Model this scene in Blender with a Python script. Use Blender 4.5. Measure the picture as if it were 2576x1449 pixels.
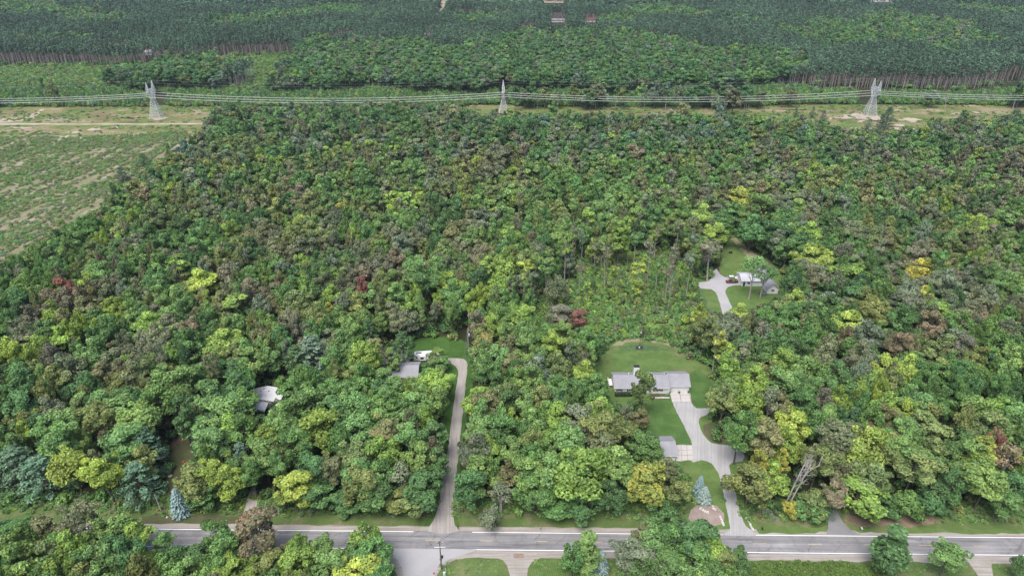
import bpy, math, random
import numpy as np
from mathutils import Vector, Matrix

# ---------------------------------------------------------------- camera, light, exposure
scene = bpy.context.scene
for o in list(bpy.data.objects):
    bpy.data.objects.remove(o)
CAM_H, PITCH, LENS = 151.0, math.radians(28.5), 24.0
cam_data = bpy.data.cameras.new('camera')
cam_data.lens, cam_data.sensor_width = LENS, 36.0
cam_data.clip_start, cam_data.clip_end = 1.0, 20000.0
cam = bpy.data.objects.new('camera', cam_data)
scene.collection.objects.link(cam)
cam.location = (0, 0, CAM_H)
cam.rotation_euler = (math.pi / 2 - PITCH, 0, 0)
scene.camera = cam

SUN_EL, SUN_AZ = math.radians(62), math.radians(205)      # azimuth clockwise from +Y: behind the camera, a little to its left
world = bpy.data.worlds.new('World')
scene.world = world
world.use_nodes = True
wn = world.node_tree
wn.nodes.clear()
sky = wn.nodes.new('ShaderNodeTexSky')
sky.sky_type = 'NISHITA'
sky.sun_disc = False
sky.sun_elevation = SUN_EL
sky.sun_rotation = SUN_AZ
sky.air_density, sky.dust_density, sky.ozone_density = 1.0, 3.0, 1.0
bgn = wn.nodes.new('ShaderNodeBackground')
bgn.inputs['Strength'].default_value = 0.07
won = wn.nodes.new('ShaderNodeOutputWorld')
wn.links.new(sky.outputs[0], bgn.inputs[0])
wn.links.new(bgn.outputs[0], won.inputs[0])
sun_data = bpy.data.lights.new('sun', 'SUN')
sun_data.energy = 1.5
sun_data.angle = math.radians(38)
sun_data.color = (1.0, 0.985, 0.955)
sun = bpy.data.objects.new('sun', sun_data)
scene.collection.objects.link(sun)
sdir = Vector((math.sin(SUN_AZ) * math.cos(SUN_EL), math.cos(SUN_AZ) * math.cos(SUN_EL), math.sin(SUN_EL)))
sun.rotation_euler = sdir.to_track_quat('Z', 'Y').to_euler()
sun.location = (0, 0, 400)
vs = scene.view_settings
vs.view_transform = 'Standard'
vs.look = 'None'
vs.gamma = 1.0
vs.use_curve_mapping = False
vs.exposure = 1.85
scene.cycles.max_bounces = 5
scene.cycles.diffuse_bounces = 3
scene.cycles.transmission_bounces = 3
scene.cycles.transparent_max_bounces = 4
scene.cycles.volume_bounces = 0

# ---------------------------------------------------------------- survey: where things stand on the ground
W2, H2 = 1288.0, 724.5                    # sheet of the survey (2576 x 1449)
FPX = LENS / 36.0 * 2576.0
ST, CT = math.sin(PITCH), math.cos(PITCH)

def at(x, y, z=0.0):
    """the point at height z on the sight line through survey position x, y"""
    u, v = (x - W2) / FPX, (y - H2) / FPX
    d = (CAM_H - z) / (ST + v * CT)
    return Vector((u * d, d * (CT - v * ST), z))

def project(P):
    P = np.asarray(P, float)
    X, Y, Z = P[..., 0], P[..., 1], P[..., 2] - CAM_H
    d = Y * CT - Z * ST
    d = np.where(d < 1, 1, d)
    v = (-Z * CT - Y * ST) / d
    return W2 + FPX * X / d, H2 + FPX * v, d

def inside(poly, x, y):
    x = np.asarray(x, float); y = np.asarray(y, float)
    r = np.zeros(x.shape, bool)
    n = len(poly)
    for i in range(n):
        x0, y0 = poly[i]; x1, y1 = poly[(i + 1) % n]
        if y0 == y1: continue
        c = ((y0 > y) != (y1 > y)) & (x < (x1 - x0) * (y - y0) / (y1 - y0) + x0)
        r ^= c
    return r

_a, _b = at(10, 502), at(228, 395)
STRIPE = math.atan2(_b.y-_a.y, _b.x-_a.x)     # the furrows of the brush land
# ---------------------------------------------------------------- scene helpers
COL = scene.collection

def tag(o, label=None, cat=None, group=None, kind=None):
    if label: o['label'] = label
    if cat: o['category'] = cat
    if group: o['group'] = group
    if kind: o['kind'] = kind
    return o

def empty(name, loc, rz=0.0, label=None, cat=None, group=None):
    o = bpy.data.objects.new(name, None)
    o.empty_display_size = 0.3
    COL.objects.link(o)
    o.location = loc
    o.rotation_euler = (0, 0, rz)
    return tag(o, label, cat, group)

class MB:
    def __init__(self):
        self.v, self.f, self.m = [], [], []
    def add(self, vs_, fs, mi=0):
        b = len(self.v)
        self.v += [tuple(p) for p in vs_]
        for f in fs:
            self.f.append(tuple(i + b for i in f)); self.m.append(mi)
        return self
    def box(self, x0, x1, y0, y1, z0, z1, mi=0, bev=0.0):
        if bev > 0:
            b = min(bev, (x1-x0)/2.1, (y1-y0)/2.1, (z1-z0)/2.1)
            ring = lambda z, i: [(x0+i, y0+b, z), (x0+b, y0+i, z), (x1-b, y0+i, z), (x1-i, y0+b, z), (x1-i, y1-b, z), (x1-b, y1-i, z), (x0+b, y1-i, z), (x0+i, y1-b, z)]
            R = ring(z0, b/2) + ring(z0+b, 0) + ring(z1-b, 0) + ring(z1, b/2)
            F = [tuple(range(7, -1, -1)), tuple(range(24, 32))]
            for k in range(3):
                for i in range(8):
                    j = (i+1) % 8
                    F.append((k*8+i, k*8+j, k*8+8+j, k*8+8+i))
            return self.add(R, F, mi)
        return self.add([(x0,y0,z0),(x1,y0,z0),(x1,y1,z0),(x0,y1,z0),(x0,y0,z1),(x1,y0,z1),(x1,y1,z1),(x0,y1,z1)],
                        [(3,2,1,0),(4,5,6,7),(0,1,5,4),(1,2,6,5),(2,3,7,6),(3,0,4,7)], mi)
    def tube(self, p0, p1, r0, r1=None, n=6, mi=0, cap=True):
        p0, p1 = Vector(p0), Vector(p1)
        r1 = r0 if r1 is None else r1
        d = (p1 - p0)
        if d.length < 1e-6: return self
        d.normalize()
        a = d.orthogonal().normalized(); b = d.cross(a)
        R = []
        for p, r in ((p0, r0), (p1, r1)):
            for i in range(n):
                t = 2*math.pi*i/n
                R.append(p + a*math.cos(t)*r + b*math.sin(t)*r)
        F = [(i, (i+1) % n, n+(i+1) % n, n+i) for i in range(n)]
        if cap: F += [tuple(range(n-1, -1, -1)), tuple(range(n, 2*n))]
        return self.add(R, F, mi)
    def path(self, pts, radii, n=6, mi=0):
        for i in range(len(pts)-1):
            self.tube(pts[i], pts[i+1], radii[i], radii[i+1], n, mi, cap=(i == len(pts)-2))
        return self
    def bar(self, p0, p1, w, mi=0):
        return self.tube(p0, p1, w*0.7, w*0.7, 4, mi, cap=False)
    def extrude(self, prof, x0, x1, mi=0):
        """profile in (y, z) pushed along x"""
        n = len(prof)
        V = [(x0, y, z) for y, z in prof] + [(x1, y, z) for y, z in prof]
        F = [(i, (i+1) % n, n+(i+1) % n, n+i) for i in range(n)]
        F += [tuple(range(n-1, -1, -1)), tuple(range(n, 2*n))]
        return self.add(V, F, mi)
    def build(self, name, mats, parent=None, smooth=False, loc=None):
        me = bpy.data.meshes.new(name)
        me.from_pydata(self.v, [], self.f)
        if not isinstance(mats, (list, tuple)): mats = [mats]
        for m in mats: me.materials.append(m)
        if len(mats) > 1: me.polygons.foreach_set('material_index', self.m)
        if smooth: me.polygons.foreach_set('use_smooth', [True]*len(me.polygons))
        me.update()
        o = bpy.data.objects.new(name, me)
        COL.objects.link(o)
        if parent is not None: o.parent = parent
        if loc is not None: o.location = loc
        return o

# ---------------------------------------------------------------- materials
GF = 0.67
class NT:
    def __init__(self, name):
        self.mat = bpy.data.materials.new(name)
        self.mat.use_nodes = True
        self.t = self.mat.node_tree
        self.t.nodes.clear()
        self.out = self.t.nodes.new('ShaderNodeOutputMaterial')
    def n(self, typ, **kw):
        nd = self.t.nodes.new(typ)
        for k, v in kw.items(): setattr(nd, k, v)
        return nd
    def l(self, a, b): self.t.links.new(a, b)
    def pos(self, scale=(1, 1, 1), rot=0.0):
        tc = self.n('ShaderNodeTexCoord'); mp = self.n('ShaderNodeMapping')
        mp.vector_type = 'TEXTURE'                      # turned first, stretched after
        mp.inputs['Scale'].default_value = tuple(1.0/x for x in scale)
        mp.inputs['Rotation'].default_value = (0, 0, rot)
        self.l(tc.outputs['Object'], mp.inputs['Vector'])
        return mp.outputs[0]
    def noise(self, vec, scale, detail=4, rough=0.55, dist=0.0):
        nd = self.n('ShaderNodeTexNoise')
        nd.inputs['Scale'].default_value = scale
        nd.inputs['Detail'].default_value = detail
        nd.inputs['Roughness'].default_value = rough
        nd.inputs['Distortion'].default_value = dist
        if vec is not None: self.l(vec, nd.inputs['Vector'])
        return nd.outputs['Fac']
    def ramp(self, fac, stops, mode='LINEAR'):
        r = self.n('ShaderNodeValToRGB')
        r.color_ramp.interpolation = mode
        e = r.color_ramp.elements
        while len(e) > 1: e.remove(e[-1])
        e[0].position = stops[0][0]; e[0].color = c4(stops[0][1])
        for p, c in stops[1:]:
            k = e.new(p); k.color = c4(c)
        self.l(fac, r.inputs[0])
        return r.outputs[0]
    def mix(self, fac, a, b, mode='MIX'):
        m = self.n('ShaderNodeMix', data_type='RGBA', blend_type=mode)
        for s, v in ((m.inputs[0], fac), (m.inputs[6], a), (m.inputs[7], b)):
            if isinstance(v, (int, float)): s.default_value = v
            elif isinstance(v, (tuple, list)): s.default_value = c4(v)
            else: self.l(v, s)
        return m.outputs[2]
    def math(self, op, a, b=None, clamp=False):
        m = self.n('ShaderNodeMath', operation=op, use_clamp=clamp)
        for s, v in ((m.inputs[0], a), (m.inputs[1], b)):
            if v is None: continue
            if isinstance(v, (int, float)): s.default_value = v
            else: self.l(v, s)
        return m.outputs[0]
    def finish(self, color, rough=0.8, metal=0.0, spec=0.3, bump=None, bstr=0.3, bdist=0.05):
        p = self.n('ShaderNodeBsdfPrincipled')
        if isinstance(color, (tuple, list)): color = tuple(c*GF for c in color[:3])
        else: color = self.mix(1.0, color, (GF, GF, GF), 'MULTIPLY')
        for s, v in (('Base Color', color), ('Roughness', rough), ('Metallic', metal), ('Specular IOR Level', spec)):
            if isinstance(v, (int, float)): p.inputs[s].default_value = v
            elif isinstance(v, (tuple, list)): p.inputs[s].default_value = c4(v)
            else: self.l(v, p.inputs[s])
        if bump is not None:
            b = self.n('ShaderNodeBump')
            b.inputs['Strength'].default_value = bstr; b.inputs['Distance'].default_value = bdist
            self.l(bump, b.inputs['Height']); self.l(b.outputs[0], p.inputs['Normal'])
        self.l(p.outputs[0], self.out.inputs['Surface'])
        return self.mat

def c4(c): return (c[0], c[1], c[2], 1.0)

def plain(name, col, rough=0.6, metal=0.0, var=0.12, scale=3.0, spec=0.3):
    t = NT(name)
    nz = t.noise(t.pos(), scale, 5, 0.6)
    lo = tuple(c*(1-var) for c in col); hi = tuple(min(1, c*(1+var)) for c in col)
    return t.finish(t.ramp(nz, [(0.3, lo), (0.7, hi)]), rough, metal, spec)

def patchy(name, stops, scale, stops2=None, scale2=1.0, f2=0.5, fine=0.25, fscale=4.0, stretch=(1, 1, 1), rot=0.0, rough=0.95, bump=0.0):
    """two big noises of colours and a fine grain on top"""
    t = NT(name)
    p = t.pos(stretch, rot)
    q = t.pos()
    c = t.ramp(t.noise(p, scale, 6, 0.6, 0.4), stops)
    if stops2:
        d = t.ramp(t.noise(p, scale2, 6, 0.65), stops2)
        m = t.ramp(t.noise(q, scale2*0.63, 5, 0.6), [(0.5-f2*0.25, (0, 0, 0)), (0.5+0.2, (1, 1, 1))])
        c = t.mix(m, c, d)
    g = t.noise(q, fscale, 4, 0.7)
    gr = t.ramp(g, [(0.25, (1-fine,)*3), (0.75, (1+fine,)*3)])
    c = t.mix(1.0, c, gr, 'MULTIPLY')
    return t.finish(c, rough, 0, 0.15, bump=g if bump else None, bstr=bump, bdist=0.1)

def lawn_mat(name, a, b, dry, stripe=0.0, rot=0.0, sc=0.9, dryness=0.62):
    t = NT(name)
    p = t.pos()
    c = t.ramp(t.noise(p, 0.2, 6, 0.7, 0.4), [(0.30, tuple(x*0.85 for x in a)), (0.66, tuple(x*1.1 for x in b))])
    m = t.ramp(t.noise(p, 0.07, 4, 0.6, 0.6), [(dryness-0.1, (0, 0, 0)), (dryness+0.1, (1, 1, 1))])
    c = t.mix(m, c, dry)
    if stripe:
        w = t.n('ShaderNodeTexWave', bands_direction='X', wave_profile='SIN')
        w.inputs['Scale'].default_value = sc
        w.inputs['Distortion'].default_value = 0.8
        t.l(t.pos((1, 1, 1), rot), w.inputs['Vector'])
        c = t.mix(1.0, c, t.ramp(w.outputs['Fac'], [(0.2, (1-stripe,)*3), (0.8, (1+stripe,)*3)]), 'MULTIPLY')
    g = t.noise(p, 3.5, 4, 0.75)
    c = t.mix(1.0, c, t.ramp(g, [(0.25, (0.72,)*3), (0.75, (1.28,)*3)]), 'MULTIPLY')
    return t.finish(c, 0.95, 0, 0.1)

M = {}
M['forest_floor'] = patchy('forest_floor', [(0.3, (0.022, 0.030, 0.012)), (0.6, (0.045, 0.050, 0.022)), (0.75, (0.07, 0.055, 0.03))], 0.05, fine=0.4, fscale=1.2)
M['lawn'] = lawn_mat('lawn', (0.088, 0.150, 0.040), (0.125, 0.190, 0.056), (0.18, 0.185, 0.08), 0.12, 0.15, 0.55, 0.66)
M['lawn_mown'] = lawn_mat('lawn_mown', (0.062, 0.125, 0.032), (0.090, 0.162, 0.046), (0.11, 0.15, 0.06), 0.16, 0.28, 0.42, 0.75)
M['lawn_dark'] = lawn_mat('lawn_dark', (0.045, 0.105, 0.022), (0.068, 0.135, 0.032), (0.08, 0.115, 0.035), 0, 0, 1, 0.7)
M['lawn_dry'] = lawn_mat('lawn_dry', (0.095, 0.145, 0.045), (0.13, 0.175, 0.06), (0.26, 0.225, 0.13), 0, 0, 1, 0.6)
M['tan_lawn'] = lawn_mat('tan_lawn', (0.15, 0.185, 0.075), (0.23, 0.23, 0.12), (0.32, 0.285, 0.18), 0, 0, 1, 0.5)
M['verge'] = patchy('verge', [(0.3, (0.075, 0.125, 0.035)), (0.52, (0.11, 0.155, 0.05)), (0.68, (0.22, 0.19, 0.12))], 0.16, fine=0.4, fscale=2.5)
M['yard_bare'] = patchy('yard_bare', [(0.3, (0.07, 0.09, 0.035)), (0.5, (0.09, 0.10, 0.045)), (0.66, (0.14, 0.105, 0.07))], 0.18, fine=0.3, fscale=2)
M['bare_soil'] = patchy('bare_soil', [(0.3, (0.14, 0.105, 0.075)), (0.55, (0.26, 0.19, 0.135)), (0.7, (0.15, 0.15, 0.06))], 0.25, fine=0.35, fscale=2.5)
M['dry_grass'] = patchy('dry_grass', [(0.34, (0.08, 0.13, 0.035)), (0.45, (0.15, 0.18, 0.055)), (0.54, (0.25, 0.215, 0.11)), (0.64, (0.38, 0.31, 0.23))], 0.06,
                        [(0.40, (0.13, 0.20, 0.045)), (0.52, (0.16, 0.17, 0.06)), (0.62, (0.19, 0.10, 0.075))], 0.085, 0.5, fine=0.45, fscale=0.5, stretch=(0.45, 1.0, 1))
M['brush_land'] = patchy('brush_land', [(0.3, (0.15, 0.165, 0.075)), (0.46, (0.21, 0.20, 0.105)), (0.56, (0.30, 0.26, 0.18)), (0.66, (0.42, 0.385, 0.35))], 0.17,
                         [(0.35, (0.14, 0.155, 0.07)), (0.6, (0.23, 0.205, 0.12))], 0.05, 0.5, fine=0.4, fscale=1.0, stretch=(0.35, 1.9, 1), rot=STRIPE)
M['meadow'] = patchy('meadow', [(0.3, (0.05, 0.10, 0.04)), (0.55, (0.085, 0.15, 0.055)), (0.72, (0.14, 0.18, 0.07))], 0.04, fine=0.35, fscale=0.5)
M['sand'] = patchy('sand', [(0.3, (0.33, 0.27, 0.2)), (0.6, (0.46, 0.39, 0.31))], 0.15, fine=0.12, fscale=1.5)
M['mulch'] = patchy('mulch', [(0.3, (0.10, 0.045, 0.032)), (0.6, (0.19, 0.095, 0.07))], 1.5, fine=0.4, fscale=9)
M['dark_soil'] = patchy('dark_soil', [(0.3, (0.028, 0.024, 0.02)), (0.6, (0.06, 0.05, 0.04))], 1.0, fine=0.3, fscale=6)

def gravel_mat(name, a, b, track, rot):
    t = NT(name)
    p = t.pos()
    c = t.ramp(t.noise(p, 0.22, 5, 0.6), [(0.3, a), (0.7, b)])
    s = t.noise(t.pos((2.2, 0.06, 1), rot), 0.8, 4, 0.6)
    c = t.mix(t.ramp(s, [(0.45, (0, 0, 0)), (0.62, (0.75, 0.75, 0.75))]), c, track)
    g = t.noise(p, 6.0, 4, 0.8)
    c = t.mix(1.0, c, t.ramp(g, [(0.3, (0.8,)*3), (0.7, (1.18,)*3)]), 'MULTIPLY')
    return t.finish(c, 0.95, 0, 0.15, bump=g, bstr=0.4, bdist=0.03)
M['gravel'] = gravel_mat('gravel', (0.36, 0.33, 0.305), (0.44, 0.41, 0.385), (0.31, 0.265, 0.235), 0.1)
M['gravel_pale'] = gravel_mat('gravel_pale', (0.385, 0.375, 0.37), (0.455, 0.445, 0.44), (0.34, 0.325, 0.315), -0.25)
M['shoulder'] = gravel_mat('shoulder', (0.33, 0.295, 0.26), (0.43, 0.395, 0.36), (0.27, 0.23, 0.195), 1.57)
M['concrete'] = patchy('concrete', [(0.3, (0.47, 0.43, 0.40)), (0.7, (0.56, 0.52, 0.49))], 0.3, fine=0.08, fscale=3, rough=0.85)
M['pale_asphalt'] = patchy('pale_asphalt', [(0.3, (0.36, 0.35, 0.355)), (0.7, (0.43, 0.42, 0.42))], 0.12, fine=0.08, fscale=5, rough=0.9)
M['grey_asphalt'] = patchy('grey_asphalt', [(0.3, (0.21, 0.205, 0.215)), (0.7, (0.27, 0.265, 0.275))], 0.2, fine=0.1, fscale=5, rough=0.9)

def road_mat():
    t = NT('worn_asphalt')
    p = t.pos()
    c = t.ramp(t.noise(t.pos((0.025, 1.1, 1)), 1.0, 6, 0.7), [(0.32, (0.12, 0.115, 0.118)), (0.45, (0.235, 0.226, 0.230)), (0.56, (0.27, 0.26, 0.262)), (0.70, (0.42, 0.405, 0.40))])
    d = t.ramp(t.noise(p, 0.10, 5, 0.65), [(0.35, (0.83,)*3), (0.65, (1.12,)*3)])
    c = t.mix(1.0, c, d, 'MULTIPLY')
    cr = t.n('ShaderNodeTexVoronoi', feature='DISTANCE_TO_EDGE')
    cr.inputs['Scale'].default_value = 0.16
    wv = t.noise(p, 0.5, 4, 0.7)
    vm = t.n('ShaderNodeVectorMath', operation='MULTIPLY_ADD')
    cmb = t.n('ShaderNodeCombineXYZ'); t.l(wv, cmb.inputs[0]); t.l(wv, cmb.inputs[1])
    t.l(cmb.outputs[0], vm.inputs[0]); vm.inputs[1].default_value = (6, 6, 0); t.l(p, vm.inputs[2])
    t.l(vm.outputs[0], cr.inputs['Vector'])
    k = t.ramp(cr.outputs['Distance'], [(0.0, (1, 1, 1)), (0.028, (0, 0, 0))])
    gate = t.ramp(t.noise(p, 0.06, 2), [(0.42, (0, 0, 0)), (0.56, (0.9,)*3)])
    c = t.mix(t.mix(1.0, k, gate, 'MULTIPLY'), c, (0.10, 0.095, 0.10))
    g = t.noise(p, 7, 3, 0.8)
    c = t.mix(1.0, c, t.ramp(g, [(0.3, (0.92,)*3), (0.7, (1.08,)*3)]), 'MULTIPLY')
    return t.finish(c, 0.85, 0, 0.25)
M['road'] = road_mat()

def paint_mat(name, col, wear):
    t = NT(name)
    m = t.ramp(t.noise(t.pos((0.5, 2, 1)), 1.3, 6, 0.75), [(wear-0.06, (0, 0, 0)), (wear+0.06, (1, 1, 1))])
    return t.finish(t.mix(m, col, (0.26, 0.25, 0.255)), 0.7)
M['line_white'] = paint_mat('white_line_paint', (1.0, 1.0, 0.98), 0.7)
M['line_yellow'] = paint_mat('yellow_line_paint', (0.72, 0.52, 0.24), 0.56)

M['white_siding'] = plain('white_siding', (0.80, 0.80, 0.79), 0.6, var=0.03, scale=0.8)
M['white_metal_roof'] = plain('white_metal_roof', (0.82, 0.82, 0.82), 0.4, var=0.03, scale=0.6)
def shingles():
    t = NT('grey_shingles')
    p = t.pos()
    c = t.ramp(t.noise(t.pos((1, 3, 3)), 1.6, 5, 0.7), [(0.3, (0.27, 0.265, 0.285)), (0.7, (0.345, 0.335, 0.355))])
    c = t.mix(1.0, c, t.ramp(t.noise(p, 0.4, 3), [(0.3, (0.92,)*3), (0.7, (1.08,)*3)]), 'MULTIPLY')
    return t.finish(c, 0.85, 0, 0.2)
M['shingles'] = shingles()
M['pale_roof'] = plain('pale_grey_roofing', (0.52, 0.52, 0.55), 0.6, var=0.06, scale=0.6)
M['shingles_dark'] = plain('dark_shingles', (0.17, 0.17, 0.19), 0.85, var=0.12)
M['red_roof'] = plain('red_brown_shingles', (0.25, 0.13, 0.11), 0.85)
M['glass_dark'] = plain('dark_glass', (0.03, 0.035, 0.045), 0.12, spec=0.6, var=0.1)
M['black'] = plain('black_paint', (0.02, 0.02, 0.022), 0.5)
M['dark_metal'] = plain('dark_metal', (0.06, 0.06, 0.065), 0.45, 0.6)
M['galv'] = plain('galvanised_steel', (0.66, 0.68, 0.68), 0.55, 0.1, var=0.08, scale=0.5)
M['cable'] = plain('aluminium_cable', (0.72, 0.72, 0.70), 0.5, 0.1, var=0.04)
M['wire_dark'] = plain('grey_wire', (0.35, 0.36, 0.36), 0.6, 0.2)
M['porcelain'] = plain('pale_porcelain', (0.68, 0.7, 0.7), 0.3)
M['pole_wood'] = plain('weathered_pole_wood', (0.15, 0.125, 0.10), 0.85, var=0.25, scale=2)
M['pole_grey'] = plain('silvery_pole_wood', (0.42, 0.40, 0.37), 0.85, var=0.2, scale=2)
M['wood'] = plain('rough_brown_wood', (0.30, 0.21, 0.15), 0.85, var=0.3)
M['white_paint'] = plain('white_paint', (0.80, 0.80, 0.79), 0.45, var=0.03)
M['car_white'] = plain('white_car_paint', (0.78, 0.78, 0.78), 0.25, var=0.02, spec=0.5)
M['car_red'] = plain('dark_red_car_paint', (0.16, 0.022, 0.03), 0.25, var=0.05, spec=0.5)
M['tyre'] = plain('tyre_rubber', (0.025, 0.025, 0.027), 0.9)
M['rim'] = plain('silver_rim', (0.5, 0.5, 0.52), 0.35, 0.6)
M['sign_red'] = plain('sign_red', (0.55, 0.03, 0.05), 0.4, var=0.02)
M['mint'] = plain('pale_mint_plastic', (0.58, 0.72, 0.66), 0.5, var=0.05)
M['blue_tarp'] = plain('blue_tarp', (0.20, 0.26, 0.52), 0.5, var=0.2)
M['brick_red'] = plain('old_brick', (0.26, 0.13, 0.10), 0.9, var=0.3)
M['orange'] = plain('orange_plastic', (0.65, 0.13, 0.04), 0.45)
M['stone_white'] = plain('pale_field_stone', (0.58, 0.55, 0.52), 0.85, var=0.25, scale=1.5)
M['pink_gravel'] = patchy('pinkish_bed_gravel', [(0.3, (0.26, 0.20, 0.17)), (0.65, (0.36, 0.29, 0.255))], 0.5, fine=0.3, fscale=4)

def bark(name, col):
    t = NT(name)
    c = t.ramp(t.noise(t.pos((3, 3, 0.5)), 1.5, 5, 0.7), [(0.3, tuple(x*0.6 for x in col)), (0.7, tuple(min(1, x*1.3) for x in col))])
    return t.finish(c, 0.9, 0, 0.15)
M['bark'] = bark('grey_brown_bark', (0.13, 0.11, 0.09))
M['bark_pale'] = bark('pale_grey_bark', (0.36, 0.33, 0.30))
M['bark_pine'] = bark('pinkish_pine_bark', (0.42, 0.355, 0.33))
M['bark_dead'] = bark('bleached_dead_wood', (0.46, 0.42, 0.39))

def leaf_mat(name, trans=0.32, rough=0.55, mixscale=0.62):
    t = NT(name)
    a = t.n('ShaderNodeAttribute', attribute_type='INSTANCER', attribute_name='tint')
    b = t.n('ShaderNodeAttribute', attribute_type='INSTANCER', attribute_name='tip')
    r = t.n('ShaderNodeAttribute', attribute_type='GEOMETRY', attribute_name='rnd')
    tc = t.n('ShaderNodeTexCoord')
    nz = t.noise(tc.outputs['Object'], mixscale, 3, 0.6)
    f = t.math('MULTIPLY_ADD', r.outputs['Fac'], 0.35)
    f.node.inputs[2].default_value = -0.17
    f = t.math('ADD', f, nz)
    m = t.ramp(f, [(0.44, (0, 0, 0)), (0.66, (1, 1, 1))])
    c = t.mix(m, a.outputs['Color'], b.outputs['Color'])
    v = t.math('MULTIPLY_ADD', r.outputs['Fac'], 1.05)
    v.node.inputs[2].default_value = 0.48
    cm = t.n('ShaderNodeCombineColor')
    for i in range(3): t.l(v, cm.inputs[i])
    c = t.mix(1.0, c, cm.outputs[0], 'MULTIPLY')
    p = t.n('ShaderNodeBsdfPrincipled')
    t.l(c, p.inputs['Base Color'])
    p.inputs['Roughness'].default_value = rough
    p.inputs['Specular IOR Level'].default_value = 0.35
    tr = t.n('ShaderNodeBsdfTranslucent')
    t.l(t.mix(1.0, c, (1.25, 1.3, 0.7), 'MULTIPLY'), tr.inputs['Color'])
    mx = t.n('ShaderNodeMixShader')
    mx.inputs[0].default_value = trans
    t.l(p.outputs[0], mx.inputs[1]); t.l(tr.outputs[0], mx.inputs[2])
    t.l(mx.outputs[0], t.out.inputs['Surface'])
    return t.mat
M['leaf'] = leaf_mat('leaves')
M['needle'] = leaf_mat('needles', 0.12, 0.6, 0.5)

def at_y(x, y, Y):
    """the point in the upright plane at distance Y on the sight line through survey position x, y"""
    u, v = (x - W2) / FPX, (y - H2) / FPX
    d = Y / (CT - v * ST)
    return Vector((u * d, Y, CAM_H - d * (ST + v * CT)))

# ---------------------------------------------------------------- ground
rng0 = random.Random(5)
def outline(pts, closed=True, step=2.0, jit=0.15, smooth=True, seed=1):
    """world outline through survey points: rounded between them, a little uneven"""
    r = random.Random(seed)
    P = [at(*p) if len(p) == 2 else Vector(p) for p in pts]
    n = len(P); out = []
    for i in range(n):
        p0, p1, p2, p3 = P[(i-1) % n], P[i], P[(i+1) % n], P[(i+2) % n]
        L = (p2-p1).length
        k = max(1, min(60, int(L/step)))
        for j in range(k):
            t = j/k
            if smooth:
                a = 0.5*((2*p1)+(p2-p0)*t+(2*p0-5*p1+4*p2-p3)*t*t+(3*p1-p0-3*p2+p3)*t**3)
                b = p1.lerp(p2, t)
                q = a.lerp(b, 0.45)
            else:
                q = p1.lerp(p2, t)
            if jit: q = q + Vector((r.uniform(-jit, jit), r.uniform(-jit, jit), 0))
            out.append(q)
    return out

def sheet(name, pts, z, mat, step=2.0, jit=0.15, smooth=True, seed=1, parent=None):
    P = outline(pts, step=step, jit=jit, smooth=smooth, seed=seed)
    mb = MB()
    mb.add([(p.x, p.y, z) for p in P], [tuple(range(len(P)))])
    o = mb.build(name, mat, parent)
    me = o.data
    if me.polygons[0].normal.z < 0:
        me.flip_normals()
    if parent is None: o['kind'] = 'structure'
    return o

g = MB(); g.add([(-9000, -400, 0), (9000, -400, 0), (9000, 12000, 0), (-9000, 12000, 0)], [(0, 1, 2, 3)])
g.build('ground', M['forest_floor'])['kind'] = 'structure'

# county road: a frame of its own, x along the road
fa, fb = at(366.6, 1330.9), at(2541, 1351.0)
na, nb = at(366.6, 1372.8), at(2541.7, 1396.7)
rd = ((fb-fa).normalized() + (nb-na).normalized()).normalized()
rn = Vector((-rd.y, rd.x, 0))
rc = (fa+fb+na+nb)/4
ROAD_ANG = math.atan2(rd.y, rd.x)
wl = abs(((fa+fb)/2-rc).dot(rn))          # centre line to edge line
def road_xy(p): return ((p-rc).dot(rd), (p-rc).dot(rn))
def road_pt(x, y, z=0.0):
    q = rc + rd*x + rn*y
    return Vector((q.x, q.y, z))
RL = 420.0
def strip(name, y0, y1, z, mat, x0=-RL, x1=RL, parent=None, jit=0.0, seed=3):
    r = random.Random(seed)
    mb = MB(); n = max(1, int((x1-x0)/3)) if jit else 1
    V = []
    for i in range(n+1):
        x = x0+(x1-x0)*i/n
        V += [(x, y0+r.uniform(-jit, jit), z), (x, y1+r.uniform(-jit, jit), z)]
    F = [(2*i, 2*i+2, 2*i+3, 2*i+1) for i in range(n)]
    mb.add(V, F)
    o = mb.build(name, mat, parent)
    if parent is None:
        o.location = (rc.x, rc.y, 0); o.rotation_euler = (0, 0, ROAD_ANG); o['kind'] = 'structure'
    return o
strip('grass_verge', wl+0.8, wl+13, 0.02, M['verge'])
strip('south_verge', -wl-70, -wl-0.8, 0.02, M['verge'])
strip('gravel_shoulder', wl+0.1, wl+2.0, 0.045, M['shoulder'], jit=0.25)
strip('gravel_shoulder', -wl-2.6, -wl-0.1, 0.045, M['shoulder'], jit=0.3, seed=4)
road = strip('road', -wl-0.35, wl+0.35, 0.06, M['road'], jit=0.06)
xs0 = road_xy(at(978, 1380))[0]; xs1 = road_xy(at(1180, 1382))[0]
lx0, lx1 = road_xy(at(1040, 1336))[0], road_xy(at(1188, 1338))[0]
def line(name, x0, x1, y, w, mat): return strip(name, y-w/2, y+w/2, 0.066, mat, x0, x1, road)
line('edge_line', -RL, lx0, wl, 0.2, M['line_white']); line('edge_line', lx1, RL, wl, 0.2, M['line_white'])
line('edge_line', -RL, xs0, -wl, 0.2, M['line_white']); line('edge_line', xs1, RL, -wl, 0.2, M['line_white'])
d0, d1 = road_xy(at(1086.4, 1357.5))[0], road_xy(at(2465.6, 1371))[0]
per = (d1-d0)/10
for k in range(-10, 13):
    line('centre_dash', d0+per*k-per*0.118, d0+per*k+per*0.118, 0.0, 0.13, M['line_yellow'])

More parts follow.
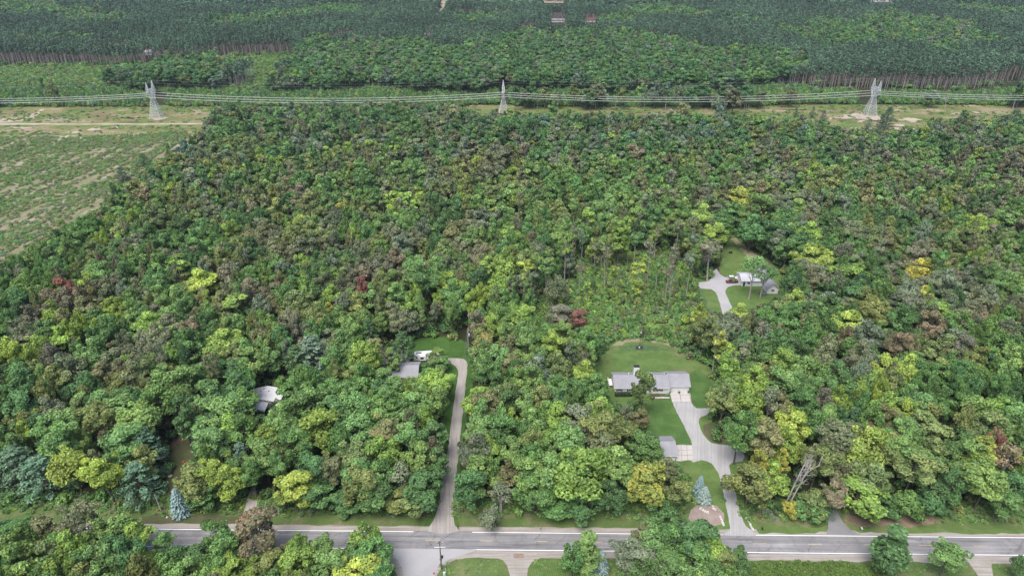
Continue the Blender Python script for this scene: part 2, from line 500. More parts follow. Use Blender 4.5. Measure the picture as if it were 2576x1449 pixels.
# side road, drives and lawns (survey points)
sheet('side_road_edge', [(968, 1385), (1000, 1384), (1022, 1420), (1026, 1470), (1028, 1580), (1000, 1580), (1002, 1470), (990, 1425), (975, 1402)], 0.05, M['shoulder'], seed=2)
sheet('side_road', [(975, 1380), (1085, 1380), (1200, 1382), (1160, 1396), (1128, 1408), (1104, 1424), (1084, 1460), (1076, 1580), (1018, 1580), (1016, 1460), (1012, 1428), (997, 1404)], 0.072, M['pale_asphalt'], jit=0.05)
sheet('side_road_edge', [(1200, 1384), (1270, 1390), (1350, 1391), (1350, 1404), (1270, 1406), (1200, 1402), (1145, 1408), (1112, 1427), (1092, 1460), (1086, 1520), (1080, 1520), (1082, 1460), (1102, 1424), (1128, 1407), (1160, 1395)], 0.055, M['shoulder'], jit=0.1, seed=5)
sheet('island_lawn', [(1090, 1500), (1098, 1455), (1116, 1428), (1146, 1410), (1200, 1405), (1255, 1408), (1272, 1420), (1282, 1449), (1290, 1520)], 0.075, M['lawn_dry'], jit=0.35, step=1.2, seed=6)
sheet('south_drive', [(1240, 1400), (1300, 1397), (1368, 1401), (1340, 1412), (1328, 1430), (1324, 1460), (1322, 1540), (1288, 1540), (1284, 1450), (1276, 1422), (1264, 1409)], 0.085, M['shoulder'], jit=0.2, seed=7)
sheet('south_lawn', [(1326, 1520), (1329, 1432), (1344, 1412), (1420, 1407), (1560, 1410), (1880, 1421), (1880, 1520)], 0.075, M['lawn'], jit=0.3, seed=8)
sheet('south_drive', [(2425, 1399), (2500, 1403), (2494, 1422), (2500, 1449), (2530, 1520), (2476, 1520), (2462, 1449), (2440, 1418)], 0.085, M['shoulder'], jit=0.2, seed=9)

LANE = [(1074, 1336), (1092, 1305), (1104, 1262), (1124, 1150), (1135, 1060), (1150, 960), (1153, 934), (1146, 922), (1122, 908), (1080, 914), (1072, 908), (1106, 902), (1140, 901), (1166, 903), (1176, 915), (1174, 940), (1168, 1000), (1160, 1080), (1147, 1200), (1140, 1290), (1143, 1318), (1152, 1337), (1112, 1342)]
sheet('gravel_lane', LANE, 0.08, M['gravel'], jit=0.12, step=1.6, seed=10)
sheet('lane_lawn', [(960, 900), (1010, 868), (1060, 850), (1120, 846), (1172, 860), (1200, 905), (1195, 940), (1182, 1000), (1170, 1080), (1156, 1180), (1150, 1290), (1162, 1332), (1170, 1338), (1060, 1338), (1085, 1290), (1090, 1200), (1108, 1080), (1120, 1000), (1128, 950), (1090, 930), (1030, 935), (960, 950)], 0.04, M['lawn_dark'], jit=0.4, seed=11)

DRIVE = [(1815, 1346), (1836, 1334), (1834, 1312), (1820, 1242), (1808, 1192), (1790, 1166), (1765, 1157), (1745, 1163), (1735, 1157), (1702, 1160), (1698, 1120), (1741, 1119.5), (1738, 1108), (1720, 1070), (1700, 1032), (1688, 1002), (1685, 985), (1733, 984), (1740, 1015), (1752, 1027), (1784, 1027), (1782, 1042), (1763, 1049), (1757, 1062), (1768, 1092), (1790, 1114), (1828, 1120), (1852, 1117), (1866, 1130), (1873, 1150), (1868, 1160), (1848, 1163), (1834, 1170), (1846, 1220), (1862, 1290), (1876, 1322), (1902, 1347)]
sheet('house_yard', [(1480, 940), (1498, 895), (1540, 862), (1610, 846), (1690, 857), (1734, 888), (1776, 912), (1812, 958), (1816, 1000), (1800, 1030), (1790, 1060), (1840, 1080), (1880, 1110), (1880, 1160), (1860, 1200), (1880, 1290), (1910, 1345), (1740, 1342), (1735, 1290), (1690, 1200), (1600, 1190), (1590, 1120), (1560, 1060), (1490, 1010)], 0.03, M['lawn'], jit=0.4, seed=12)
sheet('mown_lawn', [(1737, 938), (1762, 930), (1790, 960), (1797, 1000), (1786, 1026), (1752, 1026), (1741, 1012), (1737, 985)], 0.045, M['lawn_mown'], jit=0.1, seed=13)
sheet('front_lawn', [(1640, 1012), (1686, 1004), (1700, 1034), (1720, 1072), (1738, 1110), (1740, 1118), (1640, 1122), (1600, 1110)], 0.045, M['lawn_mown'], jit=0.08, seed=14)
sheet('back_lawn_edge', [(1520, 888), (1545, 863), (1610, 848), (1686, 860), (1724, 892), (1752, 915), (1741, 918), (1706, 896), (1668, 875), (1610, 866), (1562, 873), (1536, 893)], 0.038, M['lawn_dry'], jit=0.6, seed=15)
sheet('back_lawn_edge', [(1540, 870), (1552, 860), (1580, 852), (1610, 849), (1650, 853), (1684, 861), (1702, 873), (1690, 873), (1668, 865), (1630, 859), (1590, 860), (1562, 867)], 0.046, M['tan_lawn'], jit=0.7, seed=16)
sheet('shaded_soil', [(1770, 1068), (1790, 1062), (1830, 1085), (1872, 1108), (1886, 1140), (1872, 1150), (1862, 1126), (1850, 1115), (1826, 1117), (1794, 1112), (1772, 1090)], 0.045, M['yard_bare'], jit=0.3, seed=16)  # dark green-brown ground strip round the driveway turning place
sheet('driveway', DRIVE, 0.08, M['gravel_pale'], jit=0.06, step=1.2, seed=17)
sheet('garage_apron', [(1685, 986), (1733, 985), (1738, 1011), (1690, 1012)], 0.09, M['dark_soil'], jit=0, smooth=False)
sheet('shed_apron', [(1699, 1120), (1741, 1119.8), (1745, 1157), (1700, 1160)], 0.09, M['dark_soil'], jit=0, smooth=False)
sheet('front_walk', [(1640, 998.5), (1684, 998), (1684.5, 1002), (1640, 1003)], 0.07, M['dark_soil'], jit=0, smooth=False)
sheet('pink_bed', [(1739, 1283), (1752, 1270), (1775, 1266), (1803, 1272), (1822, 1290), (1817, 1318), (1790, 1326), (1745, 1322), (1733, 1305)], 0.05, M['pink_gravel'], jit=0.25, seed=18)
sheet('mulch_bed', [(1641, 992), (1652, 988), (1663, 991), (1672, 993), (1681, 990), (1682, 996), (1660, 997), (1642, 997)], 0.08, M['mulch'], jit=0.05, seed=19)
sheet('pole_bed', [(1599.5, 870.5), (1618, 870.5), (1617.5, 879), (1599, 879.2)], 0.06, M['dark_soil'], jit=0, smooth=False)

def slabs(base, quad, nx, ny, z):
    a, b, c, d = [at(*p) for p in quad]
    P = lambda u, v: a.lerp(b, u).lerp(d.lerp(c, u), v)
    for i in range(nx):
        for j in range(ny):
            u0, u1, v0, v1 = (i+0.02)/nx, (i+0.98)/nx, (j+0.02)/ny, (j+0.98)/ny
            q = [P(u0, v0), P(u1, v0), P(u1, v1), P(u0, v1)]
            zz = z+0.002*((i*7+j*5) % 3)
            MB().add([(p.x, p.y, z-0.02) for p in q]+[(p.x, p.y, zz+0.02) for p in q], [(4, 5, 6, 7), (0, 1, 5, 4), (1, 2, 6, 5), (2, 3, 7, 6), (3, 0, 4, 7)]).build('slab', M['concrete'], base)
slabs(bpy.data.objects['garage_apron'], [(1690, 1012), (1738, 1011), (1733, 985), (1685, 986)], 2, 3, 0.1)
slabs(bpy.data.objects['shed_apron'], [(1700, 1160), (1745, 1157), (1741, 1119.8), (1699, 1120)], 3, 3, 0.1)
slabs(bpy.data.objects['front_walk'], [(1640, 1003), (1684.5, 1002), (1684, 998), (1640, 998.5)], 4, 1, 0.08)

sheet('left_yard', [(470, 1060), (500, 1080), (520, 1140), (500, 1210), (500, 1280), (560, 1300), (640, 1300), (640, 1330), (340, 1330), (360, 1300), (400, 1290), (415, 1220), (425, 1150), (432, 1110), (445, 1080)], 0.03, M['yard_bare'], jit=0.4, seed=20)
sheet('woods_drive', [(588, 1336), (604, 1308), (617, 1275), (624, 1250), (632, 1225), (645, 1225), (643, 1250), (650, 1272), (662, 1300), (690, 1326), (700, 1334)], 0.075, M['gravel'], jit=0.12, seed=21)
sheet('paved_drive', [(2078, 1343), (2083, 1330), (2084, 1290), (2088, 1275), (2094, 1240), (2104, 1240), (2103, 1275), (2110, 1296), (2122, 1316), (2140, 1333), (2165, 1345)], 0.08, M['grey_asphalt'], jit=0.05, seed=22)
sheet('bare_bank', [(2120, 1296), (2150, 1296), (2200, 1310), (2260, 1296), (2300, 1286), (2350, 1294), (2345, 1316), (2290, 1324), (2220, 1320), (2160, 1322)], 0.04, M['bare_soil'], jit=0.5, seed=23)
sheet('verge_lawn', [(2122, 1312), (2160, 1326), (2230, 1326), (2400, 1332), (2620, 1332), (2620, 1342), (2160, 1339), (2136, 1328)], 0.05, M['lawn'], jit=0.4, seed=24)
sheet('verge_lawn', [(1900, 1326), (1980, 1324), (2060, 1328), (2078, 1318), (2081, 1337), (1990, 1341), (1906, 1340)], 0.05, M['lawn'], jit=0.4, seed=25)

sheet('upper_yard', [(1800, 700), (1812, 660), (1822, 615), (1832, 585), (1850, 585), (1885, 625), (1950, 665), (1990, 700), (1980, 760), (1930, 775), (1845, 785), (1800, 785), (1730, 790), (1715, 745), (1712, 712), (1740, 700)], 0.03, M['lawn'], jit=0.5, seed=27)
sheet('upper_drive', [(1755, 711), (1780, 709), (1790, 700), (1795, 682), (1803, 676), (1811, 690), (1822, 697), (1850, 702), (1874, 708), (1874, 717), (1850, 718), (1832, 722), (1824, 733), (1832, 752), (1852, 800), (1822, 800), (1810, 760), (1800, 735), (1790, 728), (1762, 726)], 0.07, M['pale_asphalt'], jit=0.1, seed=28)
sheet('upper_yard_soil', [(1838, 600), (1850, 598), (1885, 630), (1945, 668), (1960, 680), (1930, 672), (1880, 645)], 0.045, M['tan_lawn'], jit=0.6, seed=29)

sheet('brush_land', [(-320, 345), (500, 322), (500, 345), (440, 395), (385, 445), (320, 495), (260, 545), (170, 600), (90, 650), (0, 720), (-320, 760)], 0.05, M['brush_land'], jit=0, seed=30)
sheet('overgrown_lot', [(1340, 780), (1450, 700), (1530, 640), (1640, 640), (1740, 690), (1780, 760), (1750, 850), (1690, 880), (1560, 880), (1470, 830)], 0.035, M['meadow'], jit=0.5, seed=31)

# power line corridor, its tracks and the open land behind
T1, T2, T3 = at(395.9, 296.3), at(1266.5, 295.5), at(2187, 290.5)
yrow = lambda y: at(0, y).y
cw = MB()
YA_, YB_ = yrow(345), yrow(268)
cw.add([(-1700, yrow(347), 0.06), (1700, yrow(332), 0.06), (1700, yrow(262), 0.06), (-1700, yrow(268), 0.06)], [(0, 1, 2, 3)])
cw.build('power_line_corridor', M['dry_grass'])['kind'] = 'structure'
sheet('dirt_track', [(-300, 309), (60, 310.5), (200, 312), (360, 311.5), (520, 310.5), (520, 313.5), (360, 314.6), (200, 315), (60, 315), (-300, 319)], 0.12, M['sand'], jit=0.5, step=6, seed=32)
sheet('dirt_track', [(-60, 303), (40, 297), (90, 284), (104, 275), (112, 275), (98, 289), (76, 303), (20, 308), (-60, 310)], 0.11, M['sand'], jit=0.5, step=4, seed=33)
sheet('dirt_track', [(2140, 321), (2200, 321), (2300, 323), (2700, 330), (2700, 334), (2300, 326.5), (2200, 325), (2140, 324)], 0.12, M['sand'], jit=0.5, step=6, seed=34)
sheet('sandy_pad', [(375, 299), (400, 294), (425, 296), (410, 301), (390, 303)], 0.13, M['sand'], jit=0.8, seed=35)
sheet('sandy_pad', [(2115, 290), (2150, 286), (2195, 289), (2215, 296), (2215, 304), (2180, 301), (2140, 298)], 0.13, M['sand'], jit=0.8, seed=36)
for i_, (px_, py_, a_, b_) in enumerate(((185, 334, 34, 5), (235, 327, 30, 4), (290, 322, 26, 3), (160, 345, 30, 4), (210, 350, 22, 3), (120, 335, 26, 3))):
    sheet('sandy_patch', [(px_+a_*math.cos(k)*(0.7+0.3*math.sin(k*3+i_)), py_+b_*math.sin(k)*(0.7+0.3*math.cos(k*2+i_))) for k in [2*math.pi*j/11 for j in range(11)]], 0.10+0.004*i_, M['sand'], jit=2.6, step=2.0, seed=60+i_)
for i_, (px_, py_, a_, b_) in enumerate(((30, 284, 60, 4), (-20, 297, 60, 4), (150, 300, 55, 3), (250, 283, 40, 2.5), (330, 297, 40, 2.5), (60, 322, 50, 3), (450, 281, 40, 2), (2110, 297, 45, 5), (2170, 304, 40, 5), (2080, 283, 40, 3), (2290, 303, 40, 5), (2260, 318, 30, 4), (2000, 277, 40, 2.5), (1700, 276, 50, 2), (2420, 285, 50, 3), (1560, 276, 40, 2))):
    sheet('sandy_patch', [(px_+a_*math.cos(k)*(0.7+0.3*math.sin(k*3+i_)), py_+b_*math.sin(k)*(0.7+0.3*math.cos(k*2+i_))) for k in [2*math.pi*j/11 for j in range(11)]], 0.135+0.003*i_, M['sand' if i_ % 3 else 'bare_soil'], jit=2.6, step=2.0, seed=80+i_)
sheet('meadow', [(-300, 168), (200, 166), (300, 170), (365, 162), (560, 143), (735, 137), (735, 160), (690, 200), (640, 232), (300, 236), (280, 205), (220, 232), (-300, 240)], 0.09, M['meadow'], jit=0, smooth=False)

# ---------------------------------------------------------------- buildings
def gable(root, x0, x1, y0, y1, z0, ze, zr, axis='x', over=0.4, wall='white_siding', roof='shingles', th=0.16, rname='roof'):
    """walls with gables and a two-sided roof; axis is the way the ridge runs"""
    w = MB(); r = MB()
    if axis == 'x':
        ym = (y0+y1)/2
        w.extrude([(y0, z0), (y1, z0), (y1, ze), (ym, zr), (y0, ze)], x0, x1)
        s = (zr-ze)/((y1-y0)/2); e = ze-s*over
        r.extrude([(y0-over, e+0.03), (ym, zr+0.03), (y1+over, e+0.03), (y1+over, e+th), (ym, zr+th+0.03), (y0-over, e+th)], x0-over, x1+over)
    else:
        xm = (x0+x1)/2
        sw = MB(); sw.extrude([(x0, z0), (x1, z0), (x1, ze), (xm, zr), (x0, ze)], y0, y1)
        w.add([(b, a, c) for a, b, c in sw.v], [f[::-1] for f in sw.f])
        s = (zr-ze)/((x1-x0)/2); e = ze-s*over
        sr = MB(); sr.extrude([(x0-over, e+0.03), (xm, zr+0.03), (x1+over, e+0.03), (x1+over, e+th), (xm, zr+th+0.03), (x0-over, e+th)], y0-over, y1+over)
        r.add([(b, a, c) for a, b, c in sr.v], [f[::-1] for f in sr.f])
    return w.build('wall', M[wall], root), r.build(rname, M[roof], root)

def window(root, x, z, w, h, y, shutters=False, trim='white_paint', panes=2):
    """a window in a wall that faces -y"""
    fr = MB()
    t = 0.09
    fr.box(x-w/2, x+w/2, y-0.06, y-0.002, z-h/2, z-h/2+t); fr.box(x-w/2, x+w/2, y-0.06, y-0.002, z+h/2-t, z+h/2)
    fr.box(x-w/2, x-w/2+t, y-0.06, y-0.002, z-h/2+t, z+h/2-t); fr.box(x+w/2-t, x+w/2, y-0.06, y-0.002, z-h/2+t, z+h/2-t)
    for k in range(1, panes):
        xx = x-w/2+w*k/panes
        fr.box(xx-0.03, xx+0.03, y-0.055, y-0.002, z-h/2+t, z+h/2-t)
    f = fr.build('window', M[trim], root)
    MB().box(x-w/2+t, x+w/2-t, y-0.03, y-0.001, z-h/2+t, z+h/2-t).build('pane', M['glass_dark'], f)
    if shutters:
        for s in (-1, 1):
            MB().box(x+s*(w/2+0.27)-0.22, x+s*(w/2+0.27)+0.22, y-0.07, y-0.002, z-h/2-0.02, z+h/2+0.02).build('shutter', M['black'], root)
    return f

# the long ranch house
hA, hB, hC = at(1546, 989.6), at(1683.8, 989.6), at(1732.8, 984.8)
hx = (hA.x+hC.x)/2
ranch = empty('ranch_house', (hx, hA.y, 0), 0, 'long white ranch house with grey roof and attached garage behind the yard tree', 'house')
L0, L1, L2 = hA.x-hx, hB.x-hx, hC.x-hx
gy = hC.y-hA.y
wz = 2.7
gable(ranch, L0, L1, 0, 9.0, 0, wz, wz+2.1)
gable(ranch, L1+0.01, L2, gy, 9.6, 0, wz, wz+1.98)
MB().box(L0-0.4, L1-0.2, -0.56, -0.44, wz-0.24, wz-0.08).build('gutter', M['white_paint'], ranch)
MB().box(L1+0.45, L2+0.4, gy-0.56, gy-0.44, wz-0.24, wz-0.08).build('gutter', M['white_paint'], ranch)
mb = MB()
for k in range(5):      # garage door of five leaves
    mb.box(L1+0.9, L2-0.7, gy-0.05, gy-0.003, 0.05+0.45*k, 0.05+0.45*k+0.43)
mb.build('garage_door', M['white_paint'], ranch)
fz = MB(); fz.box(L1+0.75, L2-0.55, gy-0.04, gy-0.002, 2.32, 2.42); fz.build('door_trim', M['white_siding'], ranch)
window(ranch, at_y(1558.7, 976.7, hA.y).x-hx, 1.65, 1.25, 1.25, 0, True)
window(ranch, at_y(1660, 977.5, hA.y).x-hx, 1.65, 1.2, 1.25, 0, True)
window(ranch, at_y(1585, 976.7, hA.y).x-hx, 1.65, 1.0, 1.2, 0, True)
dx_ = at_y(1610, 985, hA.y).x-hx
dr = MB().box(dx_-0.5, dx_+0.5, -0.06, -0.002, 0.1, 2.15).build('front_door', M['glass_dark'], ranch)
MB().tube((dx_+0.38, -0.12, 1.05), (dx_+0.38, -0.06, 1.05), 0.04).build('handle', M['rim'], dr)
chx = at_y(1601, 925, hA.y+5.6).x-hx
chz = at_y(1601, 921.5, hA.y+5.6).z
MB().box(chx-1.0, chx+1.0, 5.0, 6.2, wz+1.0, chz).build('chimney', M['white_siding'], ranch)
MB().box(chx-1.06, chx+1.06, 4.94, 6.26, chz, chz+0.22).build('chimney_cap', M['dark_metal'], ranch)
for px in (1582, 1639, 1672):
    vx = at_y(px, 933, hA.y+5.2).x-hx
    MB().tube((vx, 5.2, wz+1.5), (vx, 5.2, wz+2.75), 0.14, 0.14, 8).build('roof_vent', M['white_paint'], ranch)
for px in (1652.0, 1685.0):
    vx = at_y(px, 950, hA.y+2).x-hx
    MB().add([(vx-0.07, -0.38, wz+0.05), (vx+0.07, -0.38, wz+0.05), (vx+0.07, 4.4, wz+2.29), (vx-0.07, 4.4, wz+2.29)], [(0, 1, 2, 3)]).build('roof_seam', M['shingles_dark'], ranch)
MB().box(L0-1.7, L0-0.3, 3.5, 7.5, 0.9, 1.05).build('deck', M['white_paint'], ranch)
mb = MB()
for yy in (3.55, 5.5, 7.45): mb.box(L0-1.68, L0-1.58, yy-0.05, yy+0.05, 0, 2.0)
mb.box(L0-1.68, L0-1.58, 3.5, 7.5, 1.9, 2.0)
mb.build('deck_railing', M['white_paint'], ranch)

# small detached garage
sR = at(1698.5, 1157.8); sLx = at(1626, 1157.8).x
shed = empty('detached_garage', ((sR.x+sLx)/2, sR.y, 0), 0, 'small white detached garage with grey roof beside the pale driveway', 'garage')
sw = (sR.x-sLx)/2
gable(shed, -sw, sw, 0, 8.2, 0, 2.55, 4.35, over=0.45)
MB().box(-sw-0.45, sw+0.45, -0.6, -0.48, 2.2, 2.38).build('gutter', M['white_paint'], shed)
for px in (1654.5, 1660.5, 1666):
    window(shed, at_y(px, 1146, sR.y).x-(sR.x+sLx)/2, 1.75, 0.62, 0.7, 0, panes=1)
MB().box(sw+0.002, sw+0.05, 1.2, 6.8, 0.05, 2.2).build('garage_door', M['white_paint'], shed)
mb = MB()
rg = random.Random(3)
for k in range(26):
    xx = -sw+0.3+k*(2*sw-0.6)/26
    mb.box(xx, xx+(2*sw-0.6)/26-0.05, 3.98, 4.22, 4.53+rg.uniform(0, .02), 4.58)
mb.build('ridge_cap', M['shingles_dark'], shed)

# white roofed house in the woods
q0, q1 = at(657.6, 1004, 4.0), at(673, 973, 4.0)
wh_w = (at(712, 980, 2.7)-at(629, 981, 2.7)).length/2
wh = empty('white_roofed_house', (q0.x, q0.y, 0), 0, 'white metal roofed house with a gabled porch among the trees', 'house')
wh.rotation_euler = (0, 0, math.atan2(q1.y-q0.y, q1.x-q0.x)-math.pi/2)
wd = (q1-q0).length
gable(wh, -wh_w, wh_w, 0, wd, 0, 2.75, 4.0, axis='y', over=0.4, roof='white_metal_roof')
pf = 4.6
gable(wh, -2.0, 2.0, -pf, -0.5, 2.32, 2.45, 3.3, axis='y', over=0.25, roof='white_metal_roof', rname='porch_roof')
for sx in (-1.85, 1.85):
    MB().box(sx-0.11, sx+0.11, -pf, -pf+0.22, 0, 2.32).build('porch_post', M['white_paint'], wh)
MB().box(-1.96, 1.96, -pf+0.02, -pf+0.2, 2.02, 2.3).build('porch_beam', M['white_paint'], wh)
MB().box(-1.74, 1.74, -pf+0.05, -pf+0.13, 0.85, 0.95).build('porch_rail', M['white_paint'], wh)
MB().box(-0.55, 0.55, -0.06, -0.002, 0.05, 2.1).build('front_door', M['glass_dark'], wh)
window(wh, -3.6, 1.6, 1.3, 1.1, 0); window(wh, 3.6, 1.6, 1.3, 1.1, 0)
MB().box(-0.95, -0.5, wd-1.6, wd-1.15, 3.6, 5.0).build('chimney', M['white_paint'], wh)
for xx, yy in ((1.2, 4.6), (-1.4, 2.2), (0.9, 2.0), (-1.6, 4.7)):
    MB().box(xx-0.12, xx+0.12, yy-0.12, yy+0.12, 3.5, 4.15).build('roof_vent', M['dark_metal'], wh)

# grey roofed house at the end of the gravel lane
gq = at(999.7, 878.5, 4.7); ge = at(1032.4, 895.5, 2.7); gr_ = at(1010, 918.3, 4.7)
gbx0, gbx1 = at(942, 918, 4.7).x, at(1052, 918, 4.7).x
gh = empty('grey_roofed_house', (gq.x, gr_.y, 0), 0, 'grey shingled house with a rear wing beside the camper trailer', 'house')
hw = ge.x-gq.x
gable(gh, gbx0-gq.x, gbx1-gq.x, -4.8, 4.8, 0, 2.7, 4.7)
gable(gh, -hw+0.4, hw-0.4, 4.82, max(10.0, ge.y-gr_.y), 0, 2.7, 4.72, axis='y')
MB().box(gbx0-gq.x, gbx1-gq.x, -0.09, 0.09, 4.9, 4.95).build('ridge_cap', M['shingles_dark'], gh)
MB().box(hw-0.398, hw-0.35, 6.0, 7.0, 0.1, 2.1).build('side_door', M['white_paint'], gh)
for xx in (-7, -3, 1, 4): window(gh, xx, 1.6, 1.3, 1.2, -4.8)

# house of the upper property
ub0, ub1, uw0, uw1 = at(1865, 720), at(1930, 720), at(1929, 739), at(1956, 739)
ux = ub1.x
uh = empty('upper_house', (ux, ub0.y, 0), 0, 'white house with pale roof behind the thin tree on the upper clearing', 'house')
gable(uh, ub0.x-ux, -0.02, 0, 8.5, 0, 2.7, 4.1, roof='pale_roof')
gable(uh, uw0.x-ux, uw1.x-ux, uw0.y-ub0.y, 12.0, 0, 2.9, 4.9, axis='y')
window(uh, (uw0.x+uw1.x)/2-ux, 1.7, 1.4, 1.2, uw0.y-ub0.y)
window(uh, ub0.x-ux+3.2, 1.6, 1.3, 1.1, 0)
MB().box(ub0.x-ux+0.6, ub0.x-ux+1.5, -0.05, -0.002, 0.05, 2.1).build('front_door', M['dark_metal'], uh)
MB().box(uw0.x-ux-3.2, uw0.x-ux-0.02, uw0.y-ub0.y-1.2, uw0.y-ub0.y+1.4, 0.3, 0.5).build('deck', M['shingles_dark'], uh)

# houses far off in the pines
def far_house(x0, x1, yb, h, roof, label, wall='white_siding', d=8.0):
    a, b = at(x0, yb), at(x1, yb)
    w = (b.x-a.x)/2
    r = empty('far_house', ((a.x+b.x)/2, a.y, 0), 0, label, 'house')
    gable(r, -w, w, 0, d, 0, h, h+d*0.26, roof=roof, wall=wall, over=0.6, th=0.3)
    n = max(1, int(w/2.6))
    for k in range(n):
        window(r, -w+(k+0.5)*2*w/n, h*0.55, 1.7, 1.4, 0, panes=1)
    MB().box(-0.5+w*0.3, 0.5+w*0.3, -0.06, -0.002, 0.05, 2.1).build('front_door', M['glass_dark'], r)
far_house(1475, 1498, 57, 4.0, 'red_roof', 'far white house with a red brown roof showing between the pines')
far_house(1388, 1420, 57, 3.2, 'shingles', 'far low house under a pinkish grey roof next to the lone red roofed one')
far_house(1067, 1080, 88, 3.6, 'red_roof', 'far brown roofed cabin at a gap in the dark pines')
far_house(1186, 1196, 79, 3.6, 'white_metal_roof', 'tiny far white building half hidden in the middle of the pines')
far_house(2190, 2244, 6, 7.0, 'white_metal_roof', 'pale far building at the top edge above the pines', d=16)
far_house(1956, 1972, 206, 3.2, 'red_roof', 'far pinkish roofed house under yellowing trees behind the power line')
far_house(366, 382, 140, 3.6, 'white_metal_roof', 'far white shed at the foot of the pine stand behind the meadow')
far_house(1733, 1746, 16, 4.0, 'red_roof', 'farthest pink roofed house high up among the dark pines')
far_house(2426, 2440, 184, 3.4, 'white_metal_roof', 'far white cottage seen between bare pine trunks')
sheet('far_field', [(1366, -2), (1422, -2), (1424, 8), (1362, 8)], 0.2, M['sand'], jit=0, smooth=False)
sheet('far_lane', [(1112, -2), (1124, -2), (1118, 18), (1100, 42), (1084, 60), (1074, 92), (1066, 92), (1078, 58), (1094, 36), (1108, 14)], 0.2, M['sand'], jit=0, step=30, smooth=False)

# ---------------------------------------------------------------- power line
tz = at_y(1266.5, 205, T2.y).z
TH = max(26.0, min(42.0, tz))
def lerp(a, b, t): return tuple(a[i]+(b[i]-a[i])*t for i in range(3))
BW, WW, ZW, ZC, ZT = 4.6, 1.45, TH*0.50, TH*0.735, TH*0.795
LS, BS = 0.24, 0.13
def tower(loc, label):
    root = empty('lattice_pylon', loc, LINE_ANG, label, 'pylon', 'steel pylons of the power line')
    for sx in (-1, 1):
        for sy in (-1, 1):
            m = MB()
            m.bar((sx*BW, sy*BW, -0.3), (sx*WW, sy*WW, ZW), LS)
            m.box(sx*BW-0.45, sx*BW+0.45, sy*BW-0.45, sy*BW+0.45, -0.3, 0.35)
            m.build('leg', M['galv'], root)
    m = MB()
    lv = [0, 0.17, 0.33, 0.48, 0.62, 0.75, 0.88, 1.0]
    for f in range(4):
        c = [(-1, -1), (1, -1), (1, 1), (-1, 1)]
        a, b = c[f], c[(f+1) % 4]
        A = lambda t: lerp((a[0]*BW, a[1]*BW, 0), (a[0]*WW, a[1]*WW, ZW), t)
        B = lambda t: lerp((b[0]*BW, b[1]*BW, 0), (b[0]*WW, b[1]*WW, ZW), t)
        for i in range(7):
            m.bar(A(lv[i]), B(lv[i+1]), BS); m.bar(B(lv[i]), A(lv[i+1]), BS); m.bar(A(lv[i+1]), B(lv[i+1]), BS)
    m.build('lattice', M['galv'], root)
    for s in (-1, 1):                       # two arms of the open head
        m = MB()
        for sx in (-1, 1):
            p0, p1 = (sx*WW, s*WW, ZW), (sx*0.95, s*5.6, ZC)
            q0_, q1_ = (sx*WW, s*0.2, ZW+0.3), (sx*0.95, s*3.5, ZC)
            m.bar(p0, p1, LS*0.85); m.bar(q0_, q1_, LS*0.8)
            for i in range(6):
                m.bar(lerp(p0, p1, i/6), lerp(q0_, q1_, (i+1)/6), BS); m.bar(lerp(q0_, q1_, i/6), lerp(p0, p1, (i+1)/6), BS)
        for i in range(1, 7):
            for P0, P1 in (((WW, s*WW, ZW), (0.95, s*5.6, ZC)), ((WW, s*0.2, ZW), (0.95, s*3.5, ZC))):
                u = lerp(P0, P1, i/6); w_ = lerp(P0, P1, (i-1)/6)
                m.bar(u, (-u[0], u[1], u[2]), BS); m.bar(u, (-w_[0], w_[1], w_[2]), BS)
        m.build('head_arm', M['galv'], root)
    m = MB()
    ys = [-8.6+17.2*i/12 for i in range(13)]
    for i, y in enumerate(ys):
        tap = 1.0 if abs(y) < 5.7 else max(0.12, 1-(abs(y)-5.7)/3.0)
        zt = ZC+(ZT-ZC)*tap
        if i:
            y0 = ys[i-1]; tp = 1.0 if abs(y0) < 5.7 else max(0.12, 1-(abs(y0)-5.7)/3.0); z0t = ZC+(ZT-ZC)*tp
            for sx in (-1, 1):
                m.bar((sx*0.95*tp, y0, ZC), (sx*0.95*tap, y, ZC), LS*0.8); m.bar((sx*0.95*tp, y0, z0t), (sx*0.95*tap, y, zt), LS*0.8)
                m.bar((sx*0.95*tp, y0, ZC), (sx*0.95*tap, y, zt), BS); m.bar((sx*0.95*tp, y0, z0t), (sx*0.95*tap, y, ZC), BS)
            m.bar((-0.95*tp, y0, zt), (0.95*tap, y, zt), BS); m.bar((0.95*tp, y0, ZC), (-0.95*tap, y, ZC), BS)
    m.build('crossarm', M['galv'], root)
    for s in (-1, 1):
        m = MB()
        top = (0, s*5.1, TH)
        cs = [(-0.95, s*4.0, ZT), (0.95, s*4.0, ZT), (0.95, s*6.0, ZT), (-0.95, s*6.0, ZT)]
        for i, c in enumerate(cs):
            m.bar(c, top, LS*0.85)
            d = cs[(i+1) % 4]
            for t0, t1 in ((0, 0.3), (0.3, 0.58), (0.58, 0.82)):
                m.bar(lerp(c, top, t0), lerp(d, top, t1), BS); m.bar(lerp(c, top, t1), lerp(d, top, t1), BS)
        m.build('peak', M['galv'], root)
    for y in (-8.3, 0, 8.3):
        m = MB()
        zb = ZC if y else ZC
        for k in range(9):
            m.tube((0, y, zb-0.12-0.3*k), (0, y, zb-0.36-0.3*k), 0.17, 0.13, 8)
        m.tube((0, y, zb), (0, y, zb-3.1), 0.04, 0.04, 5)
        m.build('insulator', M['porcelain'], root)
    return root
LINE_ANG = math.atan2(T3.y-T1.y, T3.x-T1.x)
tower(T1, 'pale steel lattice pylon standing by the sandy track past the brush land')
tower(T2, 'pale steel lattice pylon with its base behind the middle of the woods')
tower(T3, 'pale steel lattice pylon on a bare sandy pad behind the small pines')
ldir = Vector((math.cos(LINE_ANG), math.sin(LINE_ANG), 0)); lnrm = Vector((-ldir.y, ldir.x, 0))
